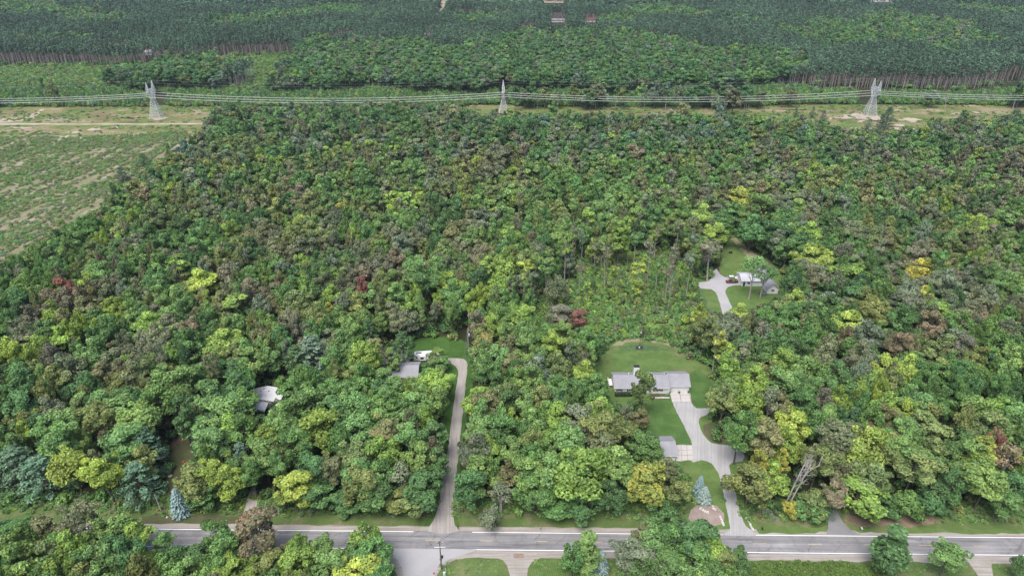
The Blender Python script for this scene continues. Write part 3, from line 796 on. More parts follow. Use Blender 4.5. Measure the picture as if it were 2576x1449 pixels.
stations = [T1-(T2-T1)*1.0, T1, T2, T3, T3+(T3-T2)*1.0]
def cable(yoff, z, sag, r, name, label, cat, group, mat):
    m = MB(); pts = []
    for i in range(4):
        a, b = stations[i], stations[i+1]
        for k in range(24):
            t = k/24
            p = a.lerp(b, t)+lnrm*yoff
            pts.append((p.x, p.y, z-4*sag*t*(1-t)))
    p = stations[-1]+lnrm*yoff; pts.append((p.x, p.y, z))
    for i in range(len(pts)-1): m.tube(pts[i], pts[i+1], r, r, 5, cap=False)
    tag(m.build(name, mat), label, cat, group)
zc_ = ZC-3.0
cable(-8.3, zc_, 5.0, 0.13, 'power_cable', 'power cable hung from the near ends of the pylon arms', 'power cable', 'cables of the power line', M['cable'])
cable(0, zc_, 5.0, 0.13, 'power_cable', 'power cable hung between the pylon heads, middle one of three', 'power cable', 'cables of the power line', M['cable'])
cable(8.3, zc_, 5.0, 0.13, 'power_cable', 'power cable hung from the far ends of the pylon arms', 'power cable', 'cables of the power line', M['cable'])
cable(-5.1, TH, 3.6, 0.035, 'shield_wire', 'thin shield wire strung over the near peaks of the pylons', 'wire', 'shield wires of the power line', M['wire_dark'])
cable(5.1, TH, 3.6, 0.035, 'shield_wire', 'thin shield wire strung over the far peaks of the pylons', 'wire', 'shield wires of the power line', M['wire_dark'])

# ---------------------------------------------------------------- poles, signs, small things
pb = at(1110.8, 1432)
ph = at_y(1107, 1359, pb.y).z
pole = empty('utility_pole', pb, 0, 'dark wooden utility pole with a transformer at the side road corner', 'utility pole')
MB().tube((0, 0, -0.3), (0, 0, ph), 0.2, 0.12, 10).build('pole', M['pole_wood'], pole)
MB().box(-1.4, 1.4, -0.2, -0.09, ph-2.35, ph-2.22).build('crossarm', M['white_paint'], pole)
MB().box(-0.75, 0.75, -0.19, -0.08, ph-0.75, ph-0.62).build('crossarm', M['pole_wood'], pole)
for xx, zz in ((-0.65, ph-0.6), (0.65, ph-0.6), (0, ph), (-0.35, ph-1.55)):
    MB().tube((xx, -0.13, zz), (xx, -0.13, zz+0.18), 0.05, 0.1, 8).tube((xx, -0.13, zz+0.18), (xx, -0.13, zz+0.34), 0.11, 0.05, 8).build('insulator', M['porcelain'], pole)
tr = MB(); tr.tube((0.42, -0.05, ph*0.42), (0.42, -0.05, ph*0.42+0.95), 0.26, 0.26, 12); tr.box(0.1, 0.3, -0.1, 0.0, ph*0.42+0.6, ph*0.42+0.7)
trn = tr.build('transformer', M['dark_metal'], pole)
MB().tube((0.42, -0.05, ph*0.42+0.951), (0.42, -0.05, ph*0.42+1.15), 0.1, 0.06, 8).build('bushing', M['porcelain'], trn)

p2 = at(1178.5, 884)
h2_ = at_y(1176.8, 826, p2.y).z
pole2 = empty('utility_pole', p2, 0, 'grey utility pole with a white transformer and lamp at the lane head', 'utility pole')
MB().tube((0, 0, -0.3), (0, 0, h2_), 0.19, 0.12, 10).build('pole', M['pole_grey'], pole2)
MB().tube((0.5, -0.1, h2_-3.4), (0.5, -0.1, h2_-2.3), 0.32, 0.32, 12).build('transformer', M['porcelain'], pole2)
MB().path([(0, 0, h2_-1.2), (0.6, -0.3, h2_-0.9), (1.1, -0.5, h2_-1.0)], [0.04, 0.04, 0.04]).tube((1.0, -0.45, h2_-1.0), (1.35, -0.6, h2_-1.1), 0.14, 0.1, 8).build('lamp_arm', M['porcelain'], pole2)
MB().tube((0, 0, h2_-2), (-1.4, -2.5, 0), 0.06, 0.06, 5).build('guy_brace', M['bark'], pole2)

p3 = at(405.5, 1284); h3 = at_y(397, 1244, p3.y).z
b3 = MB().tube((0, 0, -0.3), (0, 0, h3), 0.17, 0.12, 8).build('utility_pole', M['pole_grey'], loc=p3)
tag(b3, 'short bare grey pole leaning beside the roadside blue spruce', 'utility pole')
b3.rotation_euler = (0, math.radians(-3), 0)
wm = MB()
for off in (-0.25, 0.25):
    a = Vector((pb.x+off, pb.y, ph-0.1)); b = Vector((p2.x+off, p2.y, h2_-0.4))
    pts = []
    for k in range(25):
        t = k/24; p = a.lerp(b, t); pts.append((p.x, p.y, p.z-3.0*4*t*(1-t)))
    m = MB()
    for i in range(24): m.tube(pts[i], pts[i+1], 0.02, 0.02, 4, cap=False)
    tag(m.build('service_wire', M['wire_dark']), 'thin service wire from the corner pole up the gravel lane, ' + ('one nearer the woods' if off < 0 else 'one over the shoulder'), 'wire', 'service wires along the lane')

sp = at(1093, 1456)
ss = empty('stop_sign', sp, 0, 'red octagonal STOP sign on a post at the side road corner', 'stop sign')
MB().box(-0.04, 0.04, -0.03, 0.03, 0, 2.75).build('post', M['galv'], ss)
R8 = 0.42
def octo(r, y0, y1, name, mat):
    m = MB(); V = []
    for y in (y0, y1):
        for k in range(8):
            a = math.pi/8+k*math.pi/4
            V.append((r*math.cos(a), y, 2.4+r*math.sin(a)))
    m.add(V, [tuple(range(8)), tuple(range(15, 7, -1))]+[(i, i+8, (i+1) % 8+8, (i+1) % 8) for i in range(8)])
    return m.build(name, mat, ss)
octo(R8, -0.06, -0.035, 'sign_rim', M['white_paint'])
plate = octo(R8*0.93, -0.068, -0.061, 'sign_plate', M['sign_red'])
def lettering(txt, size, mat, parent, loc, rot):
    cu = bpy.data.curves.new('lettering', 'FONT'); cu.body = txt; cu.size = size; cu.align_x = 'CENTER'; cu.align_y = 'CENTER'; cu.extrude = 0.004
    o = bpy.data.objects.new('tmp', cu); COL.objects.link(o)
    dg = bpy.context.evaluated_depsgraph_get()
    me = bpy.data.meshes.new_from_object(o.evaluated_get(dg))
    bpy.data.objects.remove(o)
    me.materials.clear(); me.materials.append(mat)
    n = bpy.data.objects.new('lettering', me); COL.objects.link(n)
    n.parent = parent; n.location = loc; n.rotation_euler = rot
    return n
lettering('STOP', 0.31, M['white_paint'], plate, (0, -0.074, 2.4), (math.pi/2, 0, 0))

up = at(1118, 1447)
ped = empty('utility_pedestal', up, 0.35, 'pale mint utility pedestal in the grass next to the corner pole', 'utility box')
MB().box(-0.28, 0.28, -0.2, 0.2, 0, 1.1, bev=0.05).build('cabinet', M['mint'], ped)
MB().box(-0.32, 0.32, -0.24, 0.24, 1.1, 1.25, bev=0.05).build('cap', M['mint'], ped)
MB().tube((0.5, 0.3, 0), (0.5, 0.3, 2.2), 0.05, 0.05, 6).build('marker_post', M['white_paint'], ped)

def mailbox(px, py, mat, label):
    r = empty('mailbox', at(px, py), ROAD_ANG, label, 'mailbox')
    MB().box(-0.06, 0.06, -0.06, 0.06, 0, 1.05).build('post', M['pole_grey'], r)
    m = MB(); prof = [(-0.16, 1.06), (0.16, 1.06)] + [(0.16*math.cos(a), 1.28+0.16*math.sin(a)) for a in [math.pi*i/8 for i in range(9)]]
    sw_ = MB(); sw_.extrude(prof, -0.42, 0.3)
    m.add([(b, a, c) for a, b, c in sw_.v], sw_.f)
    m.build('box', mat, r)
    MB().box(0.165, 0.185, 0.0, 0.12, 1.2, 1.5).build('flag', M['sign_red'], r)
mailbox(1152.5, 1332, M['dark_metal'], 'grey mailbox on a post where the gravel lane meets the road')
mailbox(1915.6, 1336, M['black'], 'black mailbox on a post beside the house driveway')
mailbox(2165.5, 1335.5, M['porcelain'], 'pale mailbox on a post just past the paved drive')
mailbox(1358.6, 1333, M['wood'], 'weathered brown mailbox alone in the verge before the tall green woods')

hs = empty('house_sign', at(2123, 1282), 0.3, 'small white box sign on a post by the paved drive', 'sign')
MB().box(-0.05, 0.05, -0.05, 0.05, 0, 1.2).build('post', M['white_paint'], hs)
MB().box(-0.45, 0.45, -0.12, 0.12, 1.2, 1.75).build('board', M['white_paint'], hs)

lp = empty('lamp_post', at(1550.5, 1026), 0, 'slim black lamp post on the front lawn of the ranch house', 'lamp post')
MB().tube((0, 0, 0), (0, 0, 2.6), 0.08, 0.06, 8).build('post', M['black'], lp)
MB().tube((0, 0, 2.6), (0, 0, 2.95), 0.1, 0.18, 6).tube((0, 0, 2.95), (0, 0, 3.15), 0.2, 0.03, 6).build('lantern', M['dark_metal'], lp)
bl = at(1608.5, 875)
bh = empty('bird_house_pole', bl, 0, 'tall thin pole with a small white birdhouse standing in the back lawn bed', 'birdhouse')
hb_ = at_y(1609, 836, bl.y).z
MB().tube((0, 0, 0), (0, 0, hb_-0.5), 0.09, 0.07, 6).build('pole', M['dark_metal'], bh)
MB().box(-0.14, 0.14, -0.14, 0.14, hb_-0.5, hb_-0.05).add([(-0.2, -0.2, hb_-0.05), (0.2, -0.2, hb_-0.05), (0.2, 0.2, hb_-0.05), (-0.2, 0.2, hb_-0.05), (0, 0, hb_+0.3)], [(3, 2, 1, 0), (0, 1, 4), (1, 2, 4), (2, 3, 4), (3, 0, 4)]).build('nest_box', M['white_paint'], bh)
MB().tube((0, 0, 0), (0, 0, 0.5), 0.28, 0.28, 8).build('base_guard', M['white_paint'], bh)

pal = empty('wooden_pallet', road_pt(*road_xy(at(1304.7, 1398)), 0.09), ROAD_ANG+0.03, 'brown wooden pallet lying on the gravel shoulder of the road', 'pallet')
for k in range(8):
    MB().box(-1.3+k*0.34, -1.3+k*0.34+0.2, -0.62, 0.62, 0.12, 0.15).build('slat', M['wood'], pal)
for yy in (-0.6, 0, 0.6): MB().box(-1.3, 1.3, yy-0.05, yy+0.05, 0, 0.118).build('runner', M['wood'], pal)

# stones
def stone(name_loc, r, seed, label, cat, group, sq=0.65):
    rr = random.Random(seed); m = MB(); V = []; n = 7
    for i, (z, k) in enumerate(((0, 0.85), (0.45, 1.0), (0.85, 0.65))):
        for j in range(n):
            a = 2*math.pi*j/n+i*0.3
            q = r*k*rr.uniform(0.78, 1.15)
            V.append((q*math.cos(a), q*math.sin(a)*0.85, z*r*sq*rr.uniform(0.85, 1.1)))
    V.append((0, 0, r*sq))
    F = [tuple(range(n-1, -1, -1))]
    for i in range(2):
        for j in range(n): F.append((i*n+j, i*n+(j+1) % n, (i+1)*n+(j+1) % n, (i+1)*n+j))
    for j in range(n): F.append((2*n+j, 2*n+(j+1) % n, 3*n))
    m.add(V, F)
    o = m.build('stone', M['stone_white'], loc=name_loc)
    o.rotation_euler = (0, 0, rr.uniform(0, 6))
    return tag(o, label, cat, group)
rs = random.Random(9)
for i in range(15):
    t = i/14; p = at(1812+8.5*t+rs.uniform(-1.4, 1.4), 1298+24*t)
    stone((p.x, p.y, 0.04), rs.uniform(0.22, 0.45), 100+i, 'pale stone in the short row edging the driveway by the pinkish bed', 'stone', 'stones edging the driveway bed')
for i in range(15):
    t = i/14; p = at(1876+20*t+rs.uniform(-1.4, 1.4), 1300+34*t)
    stone((p.x, p.y, 0.04), rs.uniform(0.22, 0.45), 140+i, 'pale stone in the row between driveway mouth and black mailbox', 'stone', 'stones past the driveway mouth')
for i in range(22):
    t = rs.random(); p = at(1760+26*t+rs.uniform(-3, 3), 1278+14*t+rs.uniform(-3, 3))
    if i > 15: p = at(1797+rs.uniform(-5, 5), 1278+rs.uniform(-6, 6))
    stone((p.x, p.y, 0.05), rs.uniform(0.2, 0.4), 180+i, 'pale boulder heaped on the pinkish bed below the blue spruces', 'stone', 'boulders of the pinkish bed')
stone(at(427.4, 1197), 0.9, 300, 'whitish boulder at the edge of the yard above the roadside spruce', 'stone', None)
stone(at(420, 1301), 0.4, 301, 'little white stone on the verge beside the roadside spruce', 'stone', None)

tp = MB(); n = 9; V = []
rt = random.Random(4)
for i in range(n):
    for j in range(4):
        V.append((-1.2+2.6*i/(n-1), -0.5+1.0*j/3+rt.uniform(-.1, .1), 0.05+0.35*rt.random()*(1 if 0 < j < 3 else 0.2)))
tp.add(V, [(i*4+j, (i+1)*4+j, (i+1)*4+j+1, i*4+j+1) for i in range(n-1) for j in range(3)])
o = tp.build('tarpaulin', M['blue_tarp'], loc=at(473, 1102)); o.rotation_euler = (0, 0, 0.35)
tag(o, 'crumpled blue tarpaulin at the top of the wooded yard', 'tarpaulin')
br = empty('brick_heap', at(447, 1115), 0.7, 'heap of old reddish bricks in front of the blue tarpaulin', 'brick heap')
for k in range(90):
    a = rt.gauss(0, 1.0); b = rt.gauss(0, 0.45); h = max(0, 0.3-0.1*abs(a)-0.2*abs(b))*rt.random()
    q = MB().box(-0.17, 0.17, -0.085, 0.085, 0, 0.12).build('brick', M['brick_red'], br)
    q.location = (a*2.0, b*1.4, h); q.rotation_euler = (rt.uniform(-.4, .4), rt.uniform(-.4, .4), rt.uniform(0, 3))
bk = empty('orange_bucket', at(462.3, 1163.5), 0, 'orange red bucket standing alone on the wooded yard', 'bucket')
MB().tube((0, 0, 0), (0, 0, 0.55), 0.3, 0.38, 12).build('pail', M['orange'], bk)
MB().path([(-0.38, 0, 0.5), (-0.2, 0, 0.75), (0.2, 0, 0.75), (0.38, 0, 0.5)], [0.02]*4, 4).build('handle', M['dark_metal'], bk)

# ---------------------------------------------------------------- vehicles
def wheel(parent, x, y, r, w=0.22):
    t = MB().tube((x, y-w/2, r), (x, y+w/2, r), r, r, 14).build('wheel', M['tyre'], parent)
    MB().tube((x, y-w/2-0.012, r), (x, y+w/2+0.012, r), r*0.6, r*0.6, 10).build('rim', M['rim'], t)

ra, rb = at(1042, 911.5), at(1108, 907.5)
rvl = (rb-ra).length/2
rv = empty('camper_trailer', (ra+rb)/2, math.atan2(rb.y-ra.y, rb.x-ra.x), 'long white camper trailer parked on the lawn by the grey roofed house', 'camper trailer')
zt = 3.35
prof = [(-rvl, 0.75), (-rvl, 3.0), (-rvl+0.3, zt), (rvl*0.55, zt), (rvl*0.62, zt+0.02), (rvl-0.3, zt-0.15), (rvl, 2.6), (rvl, 1.7), (rvl*0.62, 1.55), (rvl*0.58, 0.75)]
m = MB(); nn = len(prof)
Vv = [(x, 0, z) for x, z in prof]+[(x, 2.5, z) for x, z in prof]
m.add(Vv, [tuple(range(nn))[::-1], tuple(range(nn, 2*nn))]+[(i, (i+1) % nn, nn+(i+1) % nn, nn+i) for i in range(nn)])
m.build('body', M['white_paint'], rv)
MB().box(-rvl+0.1, rvl*0.55, 0.15, 2.35, 0.5, 0.75).build('chassis', M['dark_metal'], rv)
MB().box(-rvl*0.55, -rvl*0.08, -0.55, 0.0, 0.95, 2.95).build('slide_out', M['white_paint'], rv)
MB().box(-rvl*0.5, -rvl*0.25, -0.58, -0.552, 1.6, 2.5).build('window', M['glass_dark'], rv)
for x0_, x1_ in ((-rvl*0.85, -rvl*0.72), (rvl*0.1, rvl*0.25), (rvl*0.7, rvl*0.82)):
    MB().box(x0_, x1_, -0.03, -0.002, 1.8, 2.4).build('window', M['glass_dark'], rv)
dd = MB().box(rvl*0.34, rvl*0.46, -0.035, -0.002, 0.9, 2.75).build('door', M['porcelain'], rv)
MB().box(rvl*0.36, rvl*0.37, -0.07, -0.036, 1.7, 1.9).build('handle', M['dark_metal'], dd)
for x_, w_, h_ in ((-rvl*0.5, 0.55, 0.2), (-rvl*0.25, 0.2, 0.15), (rvl*0.15, 0.25, 0.15), (rvl*0.3, 0.5, 0.28)):
    MB().box(x_-w_, x_+w_, 0.95, 1.55, zt, zt+h_, bev=0.05).build('roof_vent', M['dark_metal'] if w_ > 0.5 else M['porcelain'], rv)
MB().box(-rvl+0.4, rvl*0.5, -0.012, -0.002, 1.25, 1.4).build('stripe', M['wire_dark'], rv)
for x_ in (-rvl*0.22, -rvl*0.12, ):
    for y_ in (0.15, 2.35): wheel(rv, x_+0.3, y_, 0.38)
MB().tube((rvl*0.8, 1.25, 0), (rvl*0.8, 1.25, 1.6), 0.08).build('landing_leg', M['dark_metal'], rv)

def car(loc, rz, paint, label, cat, L=4.7, Wd=1.85, Hh=1.7, suv=True):
    r = empty('parked_car', loc, rz, label, cat)
    l = L/2; w = Wd/2
    body = [(-l, 0.4), (-l, 0.95), (-l+0.15, 1.05), (l-1.35, 1.03), (l-0.15, 0.9), (l, 0.7), (l, 0.38)]
    m = MB(); nb_ = len(body)
    V = [(x, -w, z) for x, z in body]+[(x, w, z) for x, z in body]
    m.add(V, [tuple(range(nb_)), tuple(range(2*nb_-1, nb_-1, -1))]+[(i, nb_+i, nb_+(i+1) % nb_, (i+1) % nb_) for i in range(nb_)])
    m.build('body', paint, r)
    c0, c1 = (-l+0.1, -l+0.45) if suv else (-l+0.9, -l+1.3)
    t0, t1 = l-1.4, l-2.15
    iw = w*0.78
    V = [(c0, -w*.96, 1.03), (t0, -w*.96, 1.03), (t1, -iw, Hh-0.1), (c1, -iw, Hh-0.1), (c0, w*.96, 1.03), (t0, w*.96, 1.03), (t1, iw, Hh-0.1), (c1, iw, Hh-0.1)]
    MB().add(V, [(0, 1, 2, 3), (7, 6, 5, 4), (1, 5, 6, 2), (0, 3, 7, 4)]).build('windows', M['glass_dark'], r)
    MB().box(c1-0.05, t1+0.05, -iw-0.02, iw+0.02, Hh-0.1, Hh, bev=0.05).build('roof', paint, r)
    for x_ in (-l+0.85, l-0.9):
        for y_ in (-w+0.08, w-0.08): wheel(r, x_, y_, 0.35)
    for y_ in (-w*0.72, w*0.72):
        MB().box(l-0.12, l-0.02, y_-0.2, y_+0.2, 0.66, 0.8).build('headlight', M['porcelain'], r)
        MB().box(-l-0.01, -l+0.05, y_-0.15, y_+0.15, 0.75, 0.95).build('tail_light', M['sign_red'], r)
    return r
car(at(1843, 702.5), 0.02, M['car_white'], 'white car parked on the upper drive next to the house', 'car')
# dark red pickup whose bed is heaped with cut brush
pk = empty('pickup_truck', at(1840.5, 711.5), math.pi+0.03, 'dark red pickup truck with leafy brush heaped in its bed', 'pickup truck')
MB().box(0.9, 2.75, -0.95, 0.95, 0.5, 1.05, bev=0.12).build('bonnet', M['car_red'], pk)
MB().box(-0.4, 1.2, -0.95, 0.95, 0.5, 1.12, bev=0.06).build('cab', M['car_red'], pk)
V = [(-0.4, -.92, 1.12), (1.15, -.92, 1.12), (0.6, -.75, 1.75), (-0.3, -.75, 1.75), (-0.4, .92, 1.12), (1.15, .92, 1.12), (0.6, .75, 1.75), (-0.3, .75, 1.75)]
MB().add(V, [(0, 1, 2, 3), (7, 6, 5, 4), (1, 5, 6, 2), (0, 3, 7, 4)]).build('windows', M['glass_dark'], pk)
MB().box(-0.33, 0.63, -0.77, 0.77, 1.75, 1.83, bev=0.04).build('roof', M['car_red'], pk)
MB().box(-2.75, -0.45, -0.95, -0.85, 0.5, 1.15).box(-2.75, -0.45, 0.85, 0.95, 0.5, 1.15).box(-2.75, -2.65, -0.85, 0.85, 0.5, 1.15).box(-2.65, -0.45, -0.85, 0.85, 0.5, 0.7).build('bed', M['car_red'], pk)
for x_ in (-1.75, 1.85):
    for y_ in (-0.88, 0.88): wheel(pk, x_, y_, 0.38)
tl = empty('utility_trailer', at(1864, 706), 0.1, 'small white box trailer between the white car and the upper house', 'trailer')
MB().box(-1.1, 1.1, -0.8, 0.8, 0.5, 2.0, bev=0.06).build('box', M['white_paint'], tl)
for y_ in (-0.85, 0.85): wheel(tl, 0, y_, 0.32)
MB().bar((-1.1, 0, 0.5), (-2.1, 0, 0.45), 0.08).build('tow_bar', M['dark_metal'], tl)
lm = empty('lawn_tractor', at(1837.5, 637.5), 0.4, 'small dark lawn tractor left on the upper lawn', 'lawn tractor')
MB().box(0.1, 1.0, -0.35, 0.35, 0.4, 0.95, bev=0.08).build('hood', M['dark_metal'], lm)
MB().box(-0.7, -0.2, -0.3, 0.3, 0.65, 0.8).box(-0.75, -0.65, -0.3, 0.3, 0.8, 1.2).build('seat', M['black'], lm)
MB().box(-0.7, 0.6, -0.6, 0.6, 0.2, 0.35).build('mower_deck', M['black'], lm)
for x_, r_ in ((-0.5, 0.36), (0.7, 0.24)):
    for y_ in (-0.45, 0.45): wheel(lm, x_, y_, r_, 0.2)

# ---------------------------------------------------------------- vegetation: shapes
def unit(a): return a/np.maximum(1e-9, np.linalg.norm(a, axis=-1, keepdims=True))

def leaves(P, N, T, L, W, rng):
    """folded rhombic leaf sprays: centre P, normal N, long axis T"""
    n = len(P)
    T = unit(T-N*np.sum(T*N, 1, keepdims=True)); S = np.cross(N, T)
    L = L[:, None]; W = W[:, None]
    k = rng.uniform(-0.15, 0.15, (n, 1))
    V = np.stack([P-T*L*0.5, P+S*W*0.5+T*L*k+N*W*0.12, P+T*L*0.5-N*L*0.08, P-S*W*0.5+T*L*k*0.5+N*W*0.12], 1)
    return V.reshape(-1, 3)

class Foliage:
    def __init__(self): self.V, self.F, self.MI, self.R = [], [], [], []; self.nv = 0
    def cards(self, V, rnd, mi=0):
        n = len(V)//4
        self.V.append(V); self.F += (np.arange(n*4).reshape(n, 4)+self.nv).tolist(); self.MI += [mi]*n; self.R.append(rnd); self.nv += len(V)
    def mb(self, m, mi):
        if not m.v: return
        self.V.append(np.array(m.v, float)); self.F += [tuple(i+self.nv for i in f) for f in m.f]; self.MI += [mi]*len(m.f); self.R.append(np.full(len(m.f), 0.5)); self.nv += len(m.v)
    def mesh(self, name, mats):
        me = bpy.data.meshes.new(name)
        me.from_pydata(np.concatenate(self.V).tolist(), [], self.F)
        for m in mats: me.materials.append(m)
        me.polygons.foreach_set('material_index', self.MI)
        a = me.attributes.new('rnd', 'FLOAT', 'FACE')
        a.data.foreach_set('value', np.concatenate(self.R).astype(np.float32))
        me.update()
        return me

def lobe_cards(rng, lobes, c, rad, n, L, W, flat=0.85, spray=0.6, inner=0.12, up=0.25):
    """lobes: rows of x, y, z, r"""
    lobes = np.asarray(lobes, float)
    w = lobes[:, 3]**2; w /= w.sum()
    k = rng.choice(len(lobes), n*2, p=w)
    D = unit(rng.normal(size=(n*2, 3)))
    R = lobes[k, 3:4]
    P = lobes[k, :3]+D*R*rng.uniform(0.72, 1.06, (n*2, 1))*np.array([1, 1, flat])
    E = (P-c)/rad
    e = np.linalg.norm(E, axis=1)
    keep = (rng.random(n*2) < np.clip((e-0.35)/0.35, inner, 1))
    P, D, E, k = P[keep][:n], D[keep][:n], E[keep][:n], k[keep][:n]
    m = len(P)
    O = unit(E/rad)
    N = unit(0.7*D+0.5*O+np.array([0, 0, up])+0.75*rng.normal(size=(m, 3)))
    T = O*spray+np.array([0, 0, 0.25*spray])+rng.normal(size=(m, 3))*0.6
    s = rng.uniform(0.7, 1.35, m)
    lr = rng.random(len(lobes))[k]
    rnd = np.clip(0.55*rng.random(m)+0.45*lr, 0, 1)
    return leaves(P, N, T, L*s, W*s, rng), rnd

def trunk_mb(rng, h, r, bend=0.3, n=7, segs=5):
    m = MB(); pts = []; rr = []
    bx, by = rng.uniform(-bend, bend, 2)
    for i in range(segs+1):
        t = i/segs
        pts.append((bx*math.sin(t*2.5), by*math.sin(t*2.2), h*t-(0.3 if i == 0 else 0))); rr.append(r*(1-0.75*t)*(1.25 if i == 0 else 1))
    m.path(pts, rr, n)
    return m, pts

def limbs(m, rng, p0s, ends, r):
    for e in ends:
        p0 = Vector(p0s); e = Vector(e)
        mid = p0.lerp(e, 0.5)+Vector((0, 0, -0.08*(e-p0).length))
        m.path([p0, mid, e], [r, r*0.65, r*0.25], 5)

def broad(seed, H=16.0, R=4.4, zb=3.2, n=2400, L=0.58, W=0.37, K=22, shape='round', spray=0.6, limb=True, flat=0.85):
    rng = np.random.default_rng(seed)
    c = np.array([0, 0, (zb+H)/2]); rad = np.array([R, R, (H-zb)/2])
    lob = []
    for i in range(K):
        d = unit(rng.normal(size=3)); 
        if d[2] < -0.55: d[2] *= -0.6
        u = rng.uniform(0.40, 0.86) if d[2] < 0.25 else rng.uniform(0.5, 1.0)
        p = d*u
        if shape == 'cone': p[:2] *= max(0.12, 1.15-0.62*(p[2]+1))
        if shape == 'ovate':      # wider below the middle
            s = 1.12-0.45*max(0, p[2]); p[:2] *= s
        if shape == 'vase':
            s = 0.72+0.42*(p[2]+0.4); p[:2] *= max(0.4, s)
        r = rng.uniform(0.17, 0.40)*R*(1 if K < 30 else 0.85)*(0.8 if u > 0.85 else 1)*(0.7 if shape == 'cone' and p[2] > 0.2 else 1)
        lob.append((*(c+p*rad), r))
    lob.append((rng.uniform(-.3, .3)*R*0.5, rng.uniform(-.3, .3)*R*0.5, H-0.3*R, 0.3*R))
    lob.append((0, 0, c[2]-(0.25*rad[2] if shape == 'cone' else 0), 0.55*R))
    V, rnd = lobe_cards(rng, lob, c, rad, n, L, W, flat, spray)
    tm, pts = trunk_mb(rng, H*0.78, 0.026*H*0.6, 0.35)
    if limb:
        for l in lob[:9]:
            limbs(tm, rng, (0, 0, max(1.5, min(l[2]-1.5, H*0.6))*rng.uniform(0.6, 0.95)), [l[:3]], 0.09)
    return V, rnd, tm

def slender(seed, H=19.0, R=2.1, zb=11.0, n=800, L=0.6, W=0.4, epi=0, bare=0.0):
    """tall thin stem with a small crown; epi: leafy sprouts down the stem"""
    rng = np.random.default_rng(seed)
    c = np.array([0, 0, (zb+H)/2]); rad = np.array([R, R, (H-zb)/2])
    lob = []
    for i in range(11):
        d = unit(rng.normal(size=3)); u = rng.uniform(0.35, 0.8)
        lob.append((*(c+d*u*rad), rng.uniform(0.28, 0.45)*R))
    V, rnd = lobe_cards(rng, lob, c, rad, int(n*(1-bare)), L, W)
    out = [(V, rnd)]
    for i in range(epi):
        z = rng.uniform(2.0, zb); q = np.array([rng.normal()*0.35, rng.normal()*0.35, z])
        ll = [(*(q+rng.normal(size=3)*0.5), rng.uniform(0.5, 0.95)) for _ in range(3)]
        out.append(lobe_cards(rng, ll, q, np.array([1.1, 1.1, 1.1]), 60, L*0.9, W*0.9, inner=0.8))
    tm, pts = trunk_mb(rng, H*0.93, 0.17, 0.5)
    ends = [l[:3] for l in lob]
    for e in ends: limbs(tm, rng, (0, 0, max(zb*0.8, e[2]-2.5)), [e], 0.06)
    if bare:
        for i in range(10):
            a = rng.uniform(0, 6.28); z = rng.uniform(zb*0.75, H*0.9)
            limbs(tm, rng, (0, 0, z), [(math.cos(a)*R*0.9, math.sin(a)*R*0.9, z+rng.uniform(0.8, 2.2))], 0.05)
    return np.concatenate([v for v, _ in out]), np.concatenate([r for _, r in out]), tm

def dead(seed, H=13.0, twin=False):
    rng = np.random.default_rng(seed)
    m = MB()
    def grow(p, d, l, r, lev):
        q = p+d*l
        m.tube(p, q, r, r*0.6, 6 if lev < 2 else 4, cap=False)
        if lev >= 4: return
        for i in range(3 if lev < 3 else 2):
            nd = Vector(unit(np.array(d)+rng.normal(size=3)*0.42+np.array([0, 0, 0.12])))
            grow(p+d*l*rng.uniform(0.6, 1.0), nd, l*rng.uniform(0.5, 0.68), r*0.5, lev+1)
    if twin:
        H *= 1.05
        for x0, dx in ((0, 0.16), (1.1, 0.20)):
            d = Vector((dx, 0.0, 1)).normalized(); q = Vector((x0, 0, -0.2))
            m.tube(q, q+d*H*0.78, 0.24, 0.15, 7)
            for k in range(9):
                t = 0.5+0.5*k/8
                nd = Vector((dx+rng.normal()*0.45, rng.normal()*0.45, 0.8)).normalized()
                grow(q+d*H*0.78*t, nd, H*0.16*rng.uniform(0.7, 1.2), 0.09, 2)
    else:
        grow(Vector((0, 0, -0.2)), Vector((0.02, 0.03, 1)).normalized(), H*0.42, 0.2, 0)
    return m

